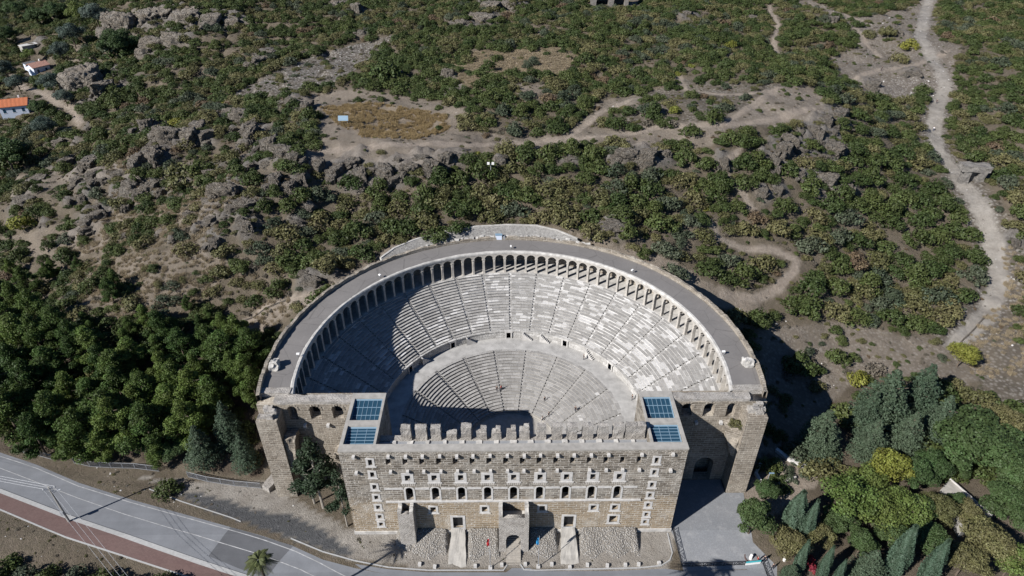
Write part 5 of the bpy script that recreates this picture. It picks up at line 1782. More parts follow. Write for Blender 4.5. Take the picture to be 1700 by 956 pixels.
def cedar_mesh(k, mat, Hh=14, Rm=5.2, n=11000, sz=.17, name='cedar_crown'):
    Qs, Ts = [], []
    tiers = 17
    for t in range(tiers):
        f = (t + .5) / tiers
        z = Hh * (.1 + .88 * f)
        Rr = Rm * (1 - f) ** .8 * rng.uniform(.85, 1.15) + .25
        nb = max(5, int(11 * (1 - f) + 4))
        for b_ in range(nb):
            a = 2 * PI * (b_ + rng.uniform(-.3, .3)) / nb + t * .7
            Lb = Rr * rng.uniform(.75, 1.12)
            m_ = int(n / tiers / nb * (0.35 + 1.5 * (1 - f)))
            s = np.sqrt(rng.random(m_))
            wd = (.18 + .30 * s * (1.1 - s)) * Lb * .75 + .1
            off = rng.uniform(-1, 1, m_) * wd
            x = s * Lb * math.cos(a) - off * math.sin(a)
            y = s * Lb * math.sin(a) + off * math.cos(a)
            zz = z - .22 * Lb * s ** 1.5 + .16 * Lb * s + rng.normal(0, .09, m_) - np.abs(off) * .35
            Pn = np.stack([0 * s + .35 * math.cos(a), 0 * s + .35 * math.sin(a), 1 + 0 * s], 1)
            Qs.append(leaf_cards(np.stack([x, y, zz], 1), Pn, sz, .5))
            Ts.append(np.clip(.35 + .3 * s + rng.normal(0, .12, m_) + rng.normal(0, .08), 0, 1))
    return cards_mesh(name, Qs, Ts, mat)

def cypress_mesh(k, Hh=13, Rm=1.35, n=7000):
    z = rng.random(n) ** .85
    a = rng.uniform(0, 2 * PI, n)
    prof = np.sin(PI * np.clip(z * .93 + .07, 0, 1) ** .62) ** .75
    r = Rm * prof * (1 + .16 * np.sin(a * 5 + z * 9 + k) + .12 * rng.normal(size=n) * .6)
    P = np.stack([r * np.cos(a), r * np.sin(a), .5 + z * (Hh - .5)], 1)
    Nn = np.stack([np.cos(a), np.sin(a), .5 + 0 * a], 1)
    Q = leaf_cards(P, Nn, .115, .5, 1.3)
    inn = leaf_cards(P[::5] * np.array([.6, .6, 1]), Nn[::5], .4, .3)
    return cards_mesh('cypress_crown', [Q, inn], [np.clip(.5 + .2 * np.sin(a * 5 + z * 9 + k) + rng.normal(0, .15, n), 0, 1), np.full(len(inn), .3)], F['cypress'])

def broad_mesh(k, mat, n=9500, name='leafy_crown', sz=.145, loose=.25, w=3.6, Hh=8.5):
    L = []
    for i in range(24):
        d = unit(1)[0]
        d[2] = abs(d[2]) * 1.1 - .25
        rr_ = rng.uniform(.45, .9)
        s = rng.uniform(.65, 1.6) * w / 3.6
        L.append((np.array([d[0] * w * rr_, d[1] * w * rr_, Hh * .58 + d[2] * Hh * .32]), s))
    L.append((np.array([0, 0, Hh * .58]), w * .6))
    return lobes_foliage(name, L, n, sz, mat, .85, .7, loose)

def conifer_mesh(k):
    L = []
    for i in range(20):
        t = (i + rng.uniform(-.4, .4)) / 19
        a = i * 2.3 + k
        rr_ = (2.0 - 1.5 * max(t, 0)) * rng.uniform(.3, 1.1)
        s = rng.uniform(.4, .85) * (1.15 - .5 * t)
        L.append(((rr_ * math.cos(a), rr_ * math.sin(a), 5.0 + 9.3 * t), (s * 1.2, s * 1.2, s * .9)))
    return lobes_foliage('conifer_crown', L, 2600, .13, F['darkconifer'], tilt=1.0, inner=.7)

def make_tree(name, label, crown_me, h, r, nl, Ll, barkm=None, lo=.35):
    root = thing(name, label, 'tree')
    link('trunk', trunk_mesh('trunk', h, r, rnd_limbs(h, nl, Ll, lo), barkm or M['bark']), root)
    link('crown', crown_me, root)
    return root

PROTO = {'pine': [make_tree('pine_tree', None, pine_mesh(k), 9.5, .22, 6, 3) for k in range(4)],
         'cedar': [make_tree('cedar_tree', None, cedar_mesh(k, F['cedar']), 13.6, .3, 6, 2.5) for k in range(2)],
         'cypress': [make_tree('cypress_tree', None, cypress_mesh(k), 11.5, .14, 0, 1) for k in range(2)],
         'broad': [make_tree('leafy_tree', None, broad_mesh(k, F['broad']), 6.5, .2, 7, 3) for k in range(2)],
         'lime': [make_tree('leafy_tree', None, broad_mesh(k, F['lime'], 6000, loose=.7), 6.5, .16, 8, 3) for k in range(2)],
         'olivetree': [make_tree('leafy_tree', None, broad_mesh(k, F['olive'], 8000, sz=.14, loose=.45), 6.5, .2, 8, 3) for k in range(2)],
         'silver': [make_tree('olive_tree', None, broad_mesh(k, F['silver'], 8000, sz=.14, loose=.4), 6.5, .2, 8, 3) for k in range(2)],
         'yellow': [make_tree('leafy_tree', None, broad_mesh(k, F['yellow'], 6500, loose=.6), 6.5, .16, 8, 3) for k in range(1)],
         'dome': [make_tree('round_tree', None, broad_mesh(k, F['broad'], 15000, sz=.13, loose=.15, w=4.2, Hh=7.5), 5.5, .3, 6, 3) for k in range(1)],
         'conifer': [make_tree('conifer_tree', None, conifer_mesh(k), 14, .16, 5, 1.2, M['palebark'], .5) for k in range(2)]}
HT = {'pine': 10.6, 'cedar': 14, 'cypress': 13, 'broad': 8.5, 'lime': 8.5, 'olivetree': 8.5, 'silver': 8.5, 'yellow': 8.5, 'dome': 8.0, 'conifer': 15}
used = {}
def plant(kind, P, h, label, group=None, wide=1.0):
    ps = PROTO[kind]
    j = used.get(kind, 0)
    used[kind] = j + 1
    s = h / HT[kind]
    sc = (s * wide, s * wide, s)
    if j < len(ps):
        r = ps[j]
        r.location = P; r.rotation_euler = (0, 0, rng.uniform(0, 6.28)); r.scale = sc
    else:
        r = copy_thing(ps[j % len(ps)], P, rng.uniform(0, 6.28), sc)
    tag(r, label, 'tree', group)
    return r

FT = [  # the pine wood on the left: crown centre in the photo, height in metres
    (30, 565, 12), (48, 635, 12), (15, 690, 11), (80, 605, 11), (88, 690, 11), (115, 650, 10), (135, 722, 11), (150, 655, 10), (168, 605, 9), (195, 640, 11), (190, 700, 11), (215, 590, 9), (240, 650, 11), (245, 712, 10), (270, 610, 9),
    (283, 665, 11), (300, 575, 9), (325, 615, 10), (345, 565, 9), (350, 655, 11), (385, 610, 10), (395, 560, 9), (20, 600, 12), (-5, 650, 12), (60, 725, 10), (40, 668, 11), (310, 705, 10), (262, 745, 8), (165, 740, 8), (110, 742, 7), (225, 670, 10),
    (370, 590, 10), (415, 580, 9), (420, 640, 10), (320, 650, 10), (260, 575, 8), (120, 590, 9), (-20, 580, 12), (180, 690, 10), (405, 620, 10), (290, 630, 9), (25, 500, 10), (60, 520, 10), (5, 530, 11), (95, 545, 9), (40, 470, 8), (120, 565, 9), (240, 528, 7), (265, 545, 8), (370, 545, 8), (60, 560, 11), (150, 575, 9), (190, 615, 10), (-15, 480, 11)]
FT2 = [(180, 478, 8), (188, 462, 7), (85, 440, 6), (75, 448, 6), (128, 436, 5), (140, 530, 6), (212, 540, 6), (310, 500, 5), (345, 522, 5), (205, 560, 7), (290, 540, 6), (330, 535, 6), (15, 440, 6), (150, 545, 6)]
q = FT + FT2
Pt = on_ground([a[0] for a in q], [a[1] for a in q], [a[2] * .6 for a in q])
for i, ((u, v, h), P) in enumerate(zip(q, Pt)):
    if (math.hypot(P[0] - XC, P[1] - YC) < 56) or P[0] > -47 and P[1] < 30: continue
    if i < len(FT):
        row = 'along the fence at the road' if v > 690 else 'at the left border' if u < 60 else 'beside its left wall' if u > 360 else 'at its upper edge' if v < 560 else 'amid the others'
        lab = f'bushy green pine in the wood left of the theatre, {row}'
        plant('pine', (P[0], P[1], P[2]), h * rng.uniform(1.05, 1.35), lab, 'pines of the wood left of the theatre', rng.uniform(.8, 1.12))
    else:
        lab = {(180, 478): 'tallest bright green young pine on the dry slope above the wood', (188, 462): 'bright green young pine just behind the tallest one on the dry slope'}.get((u, v), 'bright green young pine standing alone on the dry slope above the pine wood')
        plant('pine', (P[0], P[1], P[2]), h, lab, None if 'tallest' in lab else 'young pines on the dry slope', .85)
TREES = [  # kind, u, v (crown centre), height, wide, label
    ('cedar', 330, 735, 12, .9, 'dark bluish conifer at the fence, second from the left wing of the theatre'), ('cedar', 375, 700, 14, .75, 'tall dark narrow conifer in the wood beside the theatre\'s left wing'), ('cedar', 402, 745, 11, .8, 'dark conifer closest to the foot of the left wing'),
    ('broad', 285, 748, 5, 1.1, 'low dark leafy tree over the fence at the end of the pine wood'),
    ('cedar', 1368, 712, 13, 1.15, 'broad dark cedar standing nearest the theatre\'s right wing'), ('cedar', 1475, 655, 17, 1.1, 'tallest cedar of the group right of the theatre'), ('cedar', 1535, 640, 15, 1.0, 'blue green cedar at the back right of the cedar group'), ('cedar', 1565, 690, 14, .95, 'blue green cedar between tallest cedar and round tree'),
    ('cedar', 1450, 725, 12, 1.0, 'cedar at the front of the cedar group, behind yellow tree'), ('cedar', 1510, 715, 13, 1.0, 'cedar in the front middle of the cedar group'), ('cedar', 1445, 680, 13, .9, 'cedar between the broad one and the tallest one'),
    ('yellow', 1597, 592, 6, 1.25, 'bright yellow green tree behind the cedars at the edge of the field'), ('dome', 1625, 740, 11, 1.25, 'large round dome shaped green tree right of the cedars'), ('olivetree', 1660, 700, 8, 1.0, 'greyish tree at the back of the large round tree'),
    ('yellow', 1478, 785, 9, .9, 'yellow leaved tree in front of the cedar group'), ('lime', 1415, 835, 9, 1.2, 'thin lime green tree right of the two slim cypresses'), ('lime', 1460, 850, 8, 1.1, 'lime green tree in the middle of the garden'), ('lime', 1500, 845, 8, 1.1, 'lime green tree left of the flat concrete roof'),
    ('lime', 1440, 800, 7, 1.0, 'lime green tree behind the garden trees'), ('broad', 1520, 790, 8, .9, 'dark leafy tree between yellow tree and concrete roof'), ('broad', 1545, 775, 8, .8, 'grey green tree behind the flat concrete roof'),
    ('broad', 1250, 862, 8, .95, 'dark round leafy tree standing alone at the edge of the paved court'), ('broad', 1272, 815, 5, .9, 'dark leafy tree beside the garden steps'), ('olivetree', 1310, 905, 6, 1.1, 'brownish olive tree beside the paved court'),
    ('cypress', 1322, 850, 11, 1.3, 'thicker of two slim cypresses beside the garden steps'), ('cypress', 1345, 865, 11, .8, 'thinner of two slim cypresses beside the garden steps'), ('cypress', 1332, 925, 9, .8, 'slim cypress in front of the brownish olive tree'), ('cypress', 1372, 935, 9, .8, 'slim cypress beside the red flowering bush'),
    ('cypress', 1498, 915, 13, 1.05, 'tall cypress in the middle of the garden at the lower right'), ('cypress', 1552, 935, 12, .95, 'tall cypress in front of the yellow brown trees'), ('cypress', 1395, 950, 7, .8, 'small cypress at the bottom edge right of the red bush'),
    ('cedar', 1447, 935, 9, 1.1, 'blue green conical fir between the garden cypresses'), ('cedar', 1315, 950, 5, 1.3, 'low spreading conifer at the bottom edge by the court'), ('broad', 1520, 850, 7, .9, 'green tree just left of the flat concrete roof corner'), ('olivetree', 1555, 845, 7, .9, 'olive brown tree leaning over the flat concrete roof'),
    ('broad', 1545, 900, 7, 1.0, 'bright green leafy tree between the two tall cypresses'), ('olivetree', 1640, 905, 8, 1.1, 'yellow brown tree below the flat concrete roof'), ('olivetree', 1600, 935, 7, 1.0, 'olive green tree at the bottom edge below concrete roof'), ('lime', 1680, 935, 7, 1.0, 'yellowish tree in the lower right corner'),
    ('broad', 1670, 840, 8, 1.1, 'dense green tree right of the white concrete parapet'), ('broad', 1690, 800, 8, 1.0, 'green tree on the right edge above the parapet tree'), ('bluetree', 1640, 830, 6, .8, ''), ('broad', 1430, 905, 6, .9, 'small green tree behind the conical fir'),
    ('yellow', 1700, 815, 6, .9, 'yellow green tree cut off by the right edge'), ('broad', 1480, 890, 6, 1.0, 'green tree left of the tall garden cypress'), ('olivetree', 1360, 890, 5, 1.0, 'olive tree behind the red flowering bush'), ('broad', 1590, 780, 5, .9, 'low green tree in front of the round tree'),
    ('broad', 1395, 865, 6, 1.0, 'green tree beneath the thin lime green one')]
TREES += [('olivetree', 1605, 852, 6.0, .8, 'small olive tree whose crown hides part of the concrete roof'),
    ('dome', 195, 72, 13.0, 1.0, 'big dark tree below the flat rock shelf, above the cottages'), ('silver', 120, 62, 10.2, 1.0, 'olive tree above the faded red cottage'), ('broad', 60, 30, 11.6, 1.1, 'dark green tree at the upper left corner'),
    ('broad', 22, 18, 11.6, 1.2, 'large dark tree cut by the upper left corner'), ('lime', 128, 22, 11.6, 1.0, 'yellow green tree left of the flat rock shelf'), ('silver', 160, 30, 10.2, 1.1, 'silvery olive tree beside the flat rock shelf'), ('broad', 10, 60, 10.2, 1.1, 'dark tree at the left edge above the shed'),
    ('lime', 48, 92, 7.2, 1.0, 'lime green tree in front of the pale roofed shed'), ('silver', 100, 90, 8.7, 1.0, 'olive tree just right of the shed'), ('silver', 88, 145, 7.2, 1.1, 'olive tree beside the lane between the cottages'), ('silver', 30, 142, 7.2, 1.1, 'olive tree left of the lane above the orange roof'),
    ('broad', 62, 180, 7.2, .9, 'green tree at the right gable of the orange roofed cottage'), ('broad', 12, 260, 13.0, 1.2, 'large dark tree at the left edge below the cottages'), ('silver', 75, 215, 7.2, 1.0, 'olive tree below the orange roofed cottage'), ('silver', 8, 120, 8.7, 1.0, 'olive tree at the left edge level with the faded red cottage'),
    ('broad', 90, 20, 11.6, 1.1, 'dark tree behind the upper left lane'), ('silver', 108, 165, 5.8, 1.1, 'low olive tree on the right bank of the lane')]
TREES += [('broad', 1588, 838, 5, .8, 'small green tree standing over the left end of the concrete roof'), ('olivetree', 1628, 880, 6, .9, 'olive tree at the lower right corner of the concrete roof')]
TREES = [t for t in TREES if t[5]]
Pt = on_ground([t[1] for t in TREES], [t[2] for t in TREES], [t[3] * .55 for t in TREES])
for (k, u, v, h, w, lab), P in zip(TREES, Pt):
    plant(k, tuple(P), h * {'cypress': 1.12, 'cedar': 1.0, 'silver': 1.3}.get(k, 1.12), lab, None, w * {'cypress': 1.05, 'cedar': .98}.get(k, 1.15))
for (x, y, h, w, lab) in ((-40.7, 7.1, 16.5, 1.35, 'leftmost of three leaning conifers in front of the left wing'), (-38.6, 6.0, 20.5, 1.45, 'tallest of three conifers in front of the left wing'), (-32.9, 1.6, 16.5, 1.1, 'narrow conifer at the left corner of the facade')):
    r = plant('conifer', (x, y, 0), h, lab, None, w)
mb_lobes = [((rng.uniform(-1.2, 1.2), rng.uniform(-1.2, 1.2), rng.uniform(.6, 1.8)), .8) for _ in range(6)]
P = on_ground(1345, 938, .8)[0]
tag(link('flowering_shrub', lobes_foliage('flowering_shrub', mb_lobes, 500, .18, F['redleaf'], inner=.5), None, P), 'red flowering bush among the cypresses at the lower right', 'bush')

# palms
def palm(loc, h, label):
    root = thing('palm_tree', label, 'tree', loc)
    mb = MB()
    for k in range(8):
        mb.tube((0, 0, h * k / 8 - (.4 if k == 0 else 0)), (0, 0, h * (k + 1) / 8), .27 - .008 * k, .25 - .008 * k, 9)
    mb.build('trunk', M['bark'], root)
    Qs, Ts = [], []
    for f in range(34):
        a = f * 2.399
        el = 1.15 - f * .045
        L = rng.uniform(2.2, 2.8)
        t = np.linspace(.12, 1, 22)
        hx = L * (t * math.cos(el) + .12 * t * t)
        hz = L * (t * math.sin(el) - .75 * t * t) + .1
        d = np.array([math.cos(a), math.sin(a), 0]); s = np.array([-math.sin(a), math.cos(a), 0])
        c = hx[:, None] * d + np.stack([0 * t, 0 * t, hz], 1) + np.array([0, 0, h])
        ll = .62 * np.sin(PI * np.clip(t * .85 + .12, 0, 1))
        for sg in (-1, 1):
            tip = c + sg * s * ll[:, None] * .8 + d * ll[:, None] * .45 - np.array([0, 0, 1]) * ll[:, None] * .35
            w = d * .055
            Qs.append(np.stack([c - w, c + w, tip + w * .4, tip - w * .4], 1))
            Ts.append(np.clip(.5 + rng.normal(0, .15, len(t)) - f * .006, 0, 1))
    link('crown', cards_mesh('palm_crown', Qs, Ts, F['palm']), root)
    return root
# tall palms along the near verge: their shadows fall in the court
for (u, v, h, lab) in ((668, 905, 17.0, 'tall palm tree with a full green crown beside the near edge of the road'), (1150, 945, 21.0, 'tall palm below the lower edge shading the left of the court barrier'),
                       (1200, 942, 22.0, 'tall palm below the lower edge shading the middle of the court barrier'), (1170, 955, 22.0, 'tall palm below the lower edge whose shadow lies in the forecourt')):
    p = at_front(u, v)
    x_, y_ = p[0] - h / math.tan(SUN_EL) * math.cos(SUN_AZ), p[1] - h / math.tan(SUN_EL) * math.sin(SUN_AZ)
    print('palm', project(np.array([x_, y_, -1.2 + h])))
    palm((x_, y_, -1.2), h, lab)

# ------------------------------------------------------------------ rubble banks and front details
def bank(x0, x1, y1, h, seed, label, wtop=0.0):
    n, m_ = int((x1 - x0) * 3) + 2, 22
    X = np.linspace(x0, x1, n); T = np.linspace(0, 1, m_)
    V = []
    for t in T:
        for x in X:
            e = min(1, (x - x0) / .5, (x1 - x) / .5)
            y = -0.1 + (y1 + .6 * math.sin(x * 1.3 + seed)) * t
            z = h * (1 - t ** 1.3) * (.3 + .75 * max(0, e) ** .5)
            V.append((x, y, float(G(y)) - .1 + z))
    V = np.array(V)
    V[:, 2] += noise3(V, .45, seed) * .1 + noise3(V, .9, seed + 3) * .12 + noise3(V, .25, seed + 4) * .06
    i = np.arange(m_ - 1)[:, None] * n + np.arange(n - 1)[None]
    Fq = np.stack([i, i + n, i + n + 1, i + 1], -1).reshape(-1, 4)
    o = link('rubble_bank', np_mesh('rubble_bank', V, Fq, M['rubble']))
    tag(o, label, 'rubble')
bank(-19.6, -12.7, -4.9, 1.5, 1, 'pale rubble bank right of the side buttress')
bank(-8.9, -2.7, -5.2, 1.5, 2, 'pale rubble bank between left doorway and central porch')
bank(2.8, 8.6, -5.2, 1.5, 3, 'pale rubble bank between central porch and right doorway')
bank(12.8, 24.4, -4.9, 1.5, 4, 'longest pale rubble bank, below the right half of the facade')
bank(-22.9, -19.4, -3.2, 1.3, 6, 'small rubble heap in front of the side buttress')
for s, lab in ((-1, 'dirt ramp up to the left doorway of the facade'), (1, 'dirt ramp up to the right doorway of the facade')):
    mb = MB()
    mb.hexa([(s * 10.75 - 1.9, -7.0, -1.6), (s * 10.75 + 1.9, -7.0, -1.6), (s * 10.75 + 1.6, -.12, -1.6), (s * 10.75 - 1.6, -.12, -1.6)], [(s * 10.75 - 1.8, -6.8, -1.18), (s * 10.75 + 1.8, -6.8, -1.18), (s * 10.75 + 1.3, -.12, 1.35), (s * 10.75 - 1.3, -.12, 1.35)])
    mb.rough(.14, 10 + s, 6, .8)
    tag(mb.build('dirt_ramp', M['concrete']), lab, 'ramp')

def flag(x, y, mat, label):
    root = thing('flagpole', label, 'flagpole', (x, y, float(G(y))))
    mb = MB(); mb.tube((0, 0, 0), (0, 0, 9.6), .07, .045); mb.build('pole', M['steel'], root)
    mb = MB(); mb.box(-.35, .35, -.35, .35, -.2, .35); mb.build('base', M['pale'], root)
    V, Fq = [], []
    for i in range(10):
        for j in range(7):
            t = j / 6
            V.append((-.05 - .45 * t + .06 * math.sin(i * .9 + j), .16 * math.sin(j * 2.2 + i * .3) * (t + .1), 9.3 - i * .24 - t * .55))
    for i in range(9):
        for j in range(6):
            a = i * 7 + j
            Fq.append((a, a + 1, a + 8, a + 7))
    me = np_mesh('flag_cloth', V, Fq, mat, True)
    link('flag', me, root)
p = at_front(814, 943)
flag(p[0], p[1], M['red'], 'flagpole with a limp red flag left of the central porch')
p = at_front(893.5, 941)
flag(p[0], p[1], M['blue'], 'flagpole with a limp blue flag right of the central porch')

# small concrete lamp boxes along the forecourt edge
boxes = [(697, 938, 'farthest left, under the shadow of the palm'), (722, 942, 'second from the left end'), (789, 941, 'left of the red flag'), (833, 939, 'left of the entrance steps'), (872, 938, 'right of the entrance steps'), (916, 938, 'right of the blue flag'), (946, 943, 'standing out on the kerb'), (975, 939, 'right of the dirt ramp'), (1008, 940, 'left of the end pair'), (1038, 939, 'in front of the long rubble bank'), (1060, 938, 'second from the right end'), (1094, 936, 'nearest the rounded kerb corner')]
bm_ = MB(); bm_.box(-.3, .3, -.25, .3, -.1, .55); bm_.rough(.02, 2); bx_me = bm_.mesh('housing', M['pale'])
lm_ = MB(); lm_.box(-.22, .22, .3, .36, .05, .42); ln_me = lm_.mesh('lens', M['iron'])
for u, v, w in boxes:
    p = at_front(u, v)
    r = thing('ground_floodlight', f'small white floodlight box on the forecourt edge, {w}', 'floodlight', tuple(p), rng.uniform(-.2, .2), 'floodlight boxes along the forecourt')
    link('housing', bx_me, r); link('lens', ln_me, r)

# wrought barrier on two sides of the paved court
def barrier(pts, label):
    root = thing('iron_barrier', label, 'barrier', (pts[0][0], pts[0][1], float(G(pts[0][1]))))
    o0 = np.array([pts[0][0], pts[0][1], float(G(pts[0][1]))])
    line = densify(pts, 1.9)
    for a, b in zip(line[:-1], line[1:]):
        A = np.array([a[0], a[1], float(G(a[1]))]) - o0; B = np.array([b[0], b[1], float(G(b[1]))]) - o0
        mb = MB()
        up_ = np.array([0, 0, 1.0])
        for hgt in (.18, 1.12): mb.tube(A + up_ * hgt, B + up_ * hgt, .05, n=5)
        for t in (0, 1): mb.tube(A + (B - A) * t, A + (B - A) * t + up_ * 1.15, .06, n=5)
        for h0, h1, t0, t1 in ((.35, .95, .22, .22), (.35, .95, .78, .78), (.35, .35, .22, .78), (.95, .95, .22, .78), (.35, .95, .22, .78), (.95, .35, .22, .78)):
            mb.tube(A + (B - A) * t0 + up_ * h0, A + (B - A) * t1 + up_ * h1, .04, n=4)
        mb.build('panel', M['iron'], root)
barrier([tuple(at_front(*q)[:2]) for q in ((1117, 882), (1131, 938))], 'black iron barrier running out from the right corner of the facade')
barrier([tuple(at_front(*q)[:2]) for q in ((1132, 941), (1236, 938))], 'black iron barrier along the near edge of the paved court')
barrier([tuple(at_front(*q)[:2]) for q in ((1266, 936), (1278, 968))], 'short black iron barrier beside the printed banner')
a, b = at_front(1237, 939), at_front(1262, 936)
root = thing('banner', 'low teal and white printed banner on the court barrier', 'banner', tuple(a))
d = b - a
mb = MB(); mb.hexa([(0, 0, .1), (d[0], d[1], .1), (d[0], d[1] + .06, .1), (0, .06, .1)], [(0, 0, 1.15), (d[0], d[1], 1.15), (d[0], d[1] + .06, 1.15), (0, .06, 1.15)]); mb.build('board', M['white'], root)
mb = MB(); mb.hexa([(0, -.01, .75), (d[0], d[1] - .01, .75), (d[0], d[1] + .07, .75), (0, .07, .75)], [(0, -.01, 1.17), (d[0], d[1] - .01, 1.17), (d[0], d[1] + .07, 1.17), (0, .07, 1.17)]); mb.build('stripe', M['teal'], root)
# tree pit rings
p = at_front(1247, 926)
mb = MB()
for k in range(20):
    a0, a1 = 2 * PI * k / 20, 2 * PI * (k + 1) / 20
    q = [(1.1 * math.cos(a0), 1.1 * math.sin(a0)), (1.1 * math.cos(a1), 1.1 * math.sin(a1)), (1.3 * math.cos(a1), 1.3 * math.sin(a1)), (1.3 * math.cos(a0), 1.3 * math.sin(a0))]
    mb.hexa([(x, y, -.05) for x, y in q], [(x, y, .12) for x, y in q])
tag(mb.build('tree_pit_ring', M['redpave'], None, tuple(p)), 'brick ring round the foot of the court tree', 'tree pit')
for (u, v, lab) in ((1246, 927, 'white painted stump inside the brick ring'), (1302, 930, 'white painted post beside the olive tree')):
    p = at_front(u, v) if v < 1000 else None
    mb = MB(); mb.tube((0, 0, -.1), (0, 0, 1.1), .32, .26, 10); mb.rough(.03, 3)
    tag(mb.build('white_post', M['white'], None, tuple(p)), lab, 'post')

# ------------------------------------------------------------------ power pole, wires, street lamp, fence
pb = at_front(115, 866)
root = thing('power_pole', 'grey concrete power pole with crossarm on the red pavement', 'power pole', tuple(pb))
mb = MB(); mb.tube((0, 0, -.2), (0, 0, 10.6), .24, .13, 8); mb.build('pole', M['concrete'], root)
mb = MB(); mb.box(-1.1, 1.1, -.09, .09, 10.0, 10.2); mb.box(-.5, .5, -.08, .08, 9.2, 9.35); mb.build('crossarm', M['steel'], root, (0, 0, 0), .35)
for k in (-1, 0, 1):
    mb = MB(); mb.tube((k * .95, 0, 10.2), (k * .95, 0, 10.5), .09, .06, 7); mb.build('insulator', M['white'], root, (0, 0, 0), .35)
mb = MB(); mb.box(-.3, .3, -.5, -.2, 2.6, 3.6); mb.build('meter_box', M['steel'], root)
mb = MB(); mb.tube((0, 0, 8.6), (.9, .5, 9.1), .04, n=5); mb.build('lamp_arm', M['steel'], root)
mb = MB(); mb.tube((.8, .45, 9.0), (1.4, .78, 9.08), .13, .09, 7); mb.build('lamp_head', M['white'], root)
def wire(a, b, sag, label):
    a, b = np.array(a, float), np.array(b, float)
    mb = MB()
    n = 18
    pt = [a + (b - a) * t + np.array([0, 0, -4 * sag * t * (1 - t)]) for t in np.linspace(0, 1, n)]
    for p, q in zip(pt[:-1], pt[1:]): mb.tube(p, q, .022, n=4)
    tag(mb.build('power_line', M['steel']), label, 'cable', 'wires on the power pole')
topc = pb + np.array([0, 0, 10.5])
cz = lambda k: topc + np.array([k * .95 * math.cos(.35), k * .95 * math.sin(.35), 0])
for k in (-1, 0, 1):
    wire(cz(k), cz(k) + np.array([54, -44, -1.0]), 1.2, 'overhead wire running from the power pole over the road to the right')
    wire(cz(k), cz(k) + np.array([-55, 14, 0]), 1.2, 'overhead wire running from the power pole off to the left')
pl = on_ground(1267, 818)[0]
root = thing('street_lamp', 'slim pale lamp post beside the garden steps', 'street lamp', tuple(pl))
mb = MB(); mb.tube((0, 0, -.2), (0, 0, 6.2), .1, .06, 8); mb.build('pole', M['steel'], root)
mb = MB(); mb.box(-.1, .9, -.12, .12, 6.1, 6.25); mb.build('lamp_head', M['bluesteel'], root)

def panel_fence(pxs, label, hgt=1.7, tilt=0.0):
    pts = [on_ground(u, v)[0] for u, v in pxs]
    line = densify([p[:2] for p in pts], 2.1)
    o0 = np.array([line[0][0], line[0][1], float(H(line[0][0], line[0][1]))])
    root = thing('metal_fence', label, 'fence', tuple(o0))
    gz = lambda p: np.array([p[0], p[1], float(H(p[0], p[1]))]) - o0
    for a, b in zip(line[:-1], line[1:]):
        A, B = gz(a), gz(b)
        mb = MB()
        U = np.array([0, 0, 1.0])
        for h_ in (.15, hgt): mb.tube(A + U * h_, B + U * h_, .05, n=5)
        for k in range(13):
            q = A + (B - A) * (k + .5) / 13
            mb.tube(q + U * .1, q + U * hgt, .05, n=4)
        mb.build('panel', M['steel'], root)
        mb = MB(); mb.tube(A - U * .2, A + U * (hgt + .1), .07, n=6); mb.build('post', M['steel'], root)
panel_fence([(40, 752), (65, 757), (90, 764)], 'short bent stretch of grey metal fence at the left end of the pine wood')
panel_fence([(124, 769), (150, 775), (185, 777), (225, 778), (265, 783)], 'grey metal fence below the middle of the pine wood')
panel_fence([(313, 792), (345, 800), (390, 807), (434, 811)], 'grey metal fence between the road and the left wing of the theatre')

# low masonry by the foot of the left wing
mb = MB()
p = [at_front(*q) for q in ((437, 812), (448, 818), (463, 800), (452, 793))]
mb.hexa([tuple(a) for a in p], [(a[0], a[1], a[2] + 1.2) for a in p]); mb.rough(.12, 4, 4, .9)
tag(mb.build('broken_wall', M['rubblewall']), 'low broken stone wall at the foot of the left wing', 'wall')
# pale coping wall above the garden, right of the theatre
def low_wall(pxs, w, h, mat, label, name='garden_wall'):
    P = [on_ground(u, v)[0] for u, v in pxs]
    line = densify([q[:2] for q in P], 1.5)
    poly = ribbon_pts(line, w); n = len(line)
    mb = MB()
    for i in range(n - 1):
        q = [poly[i], poly[i + 1], poly[2 * n - 2 - i], poly[2 * n - 1 - i]]
        z = [float(H(a[0], a[1])) for a in q]
        mb.hexa([(a[0], a[1], zz - .4) for a, zz in zip(q, z)][::-1], [(a[0], a[1], zz + h) for a, zz in zip(q, z)][::-1])
    bmesh.ops.remove_doubles(mb.b, verts=mb.b.verts[:], dist=.005)
    mb.rough(.05, 8, 0, .8)
    tag(mb.build(name, mat), label, 'wall')
low_wall([(1288, 748), (1312, 765), (1336, 778)], .9, .7, M['pale'], 'pale coping wall running down above the garden steps')
low_wall([(1262, 772), (1254, 788), (1268, 812)], .6, .8, M['pale'], 'pale low wall beside the foot of the right wing')
low_wall([(1272, 812), (1300, 803), (1320, 795)], .4, .9, M['concrete'], 'grey retaining wall at the street lamp')
low_wall([(1640, 522), (1612, 552), (1584, 580)], .35, .22, M['rock'], 'stone edging along the inner bend of the track')
low_wall([(372, 553), (400, 534), (440, 513), (480, 497)], .28, .2, M['rock'], 'narrow pale stone channel climbing to the back of the theatre')

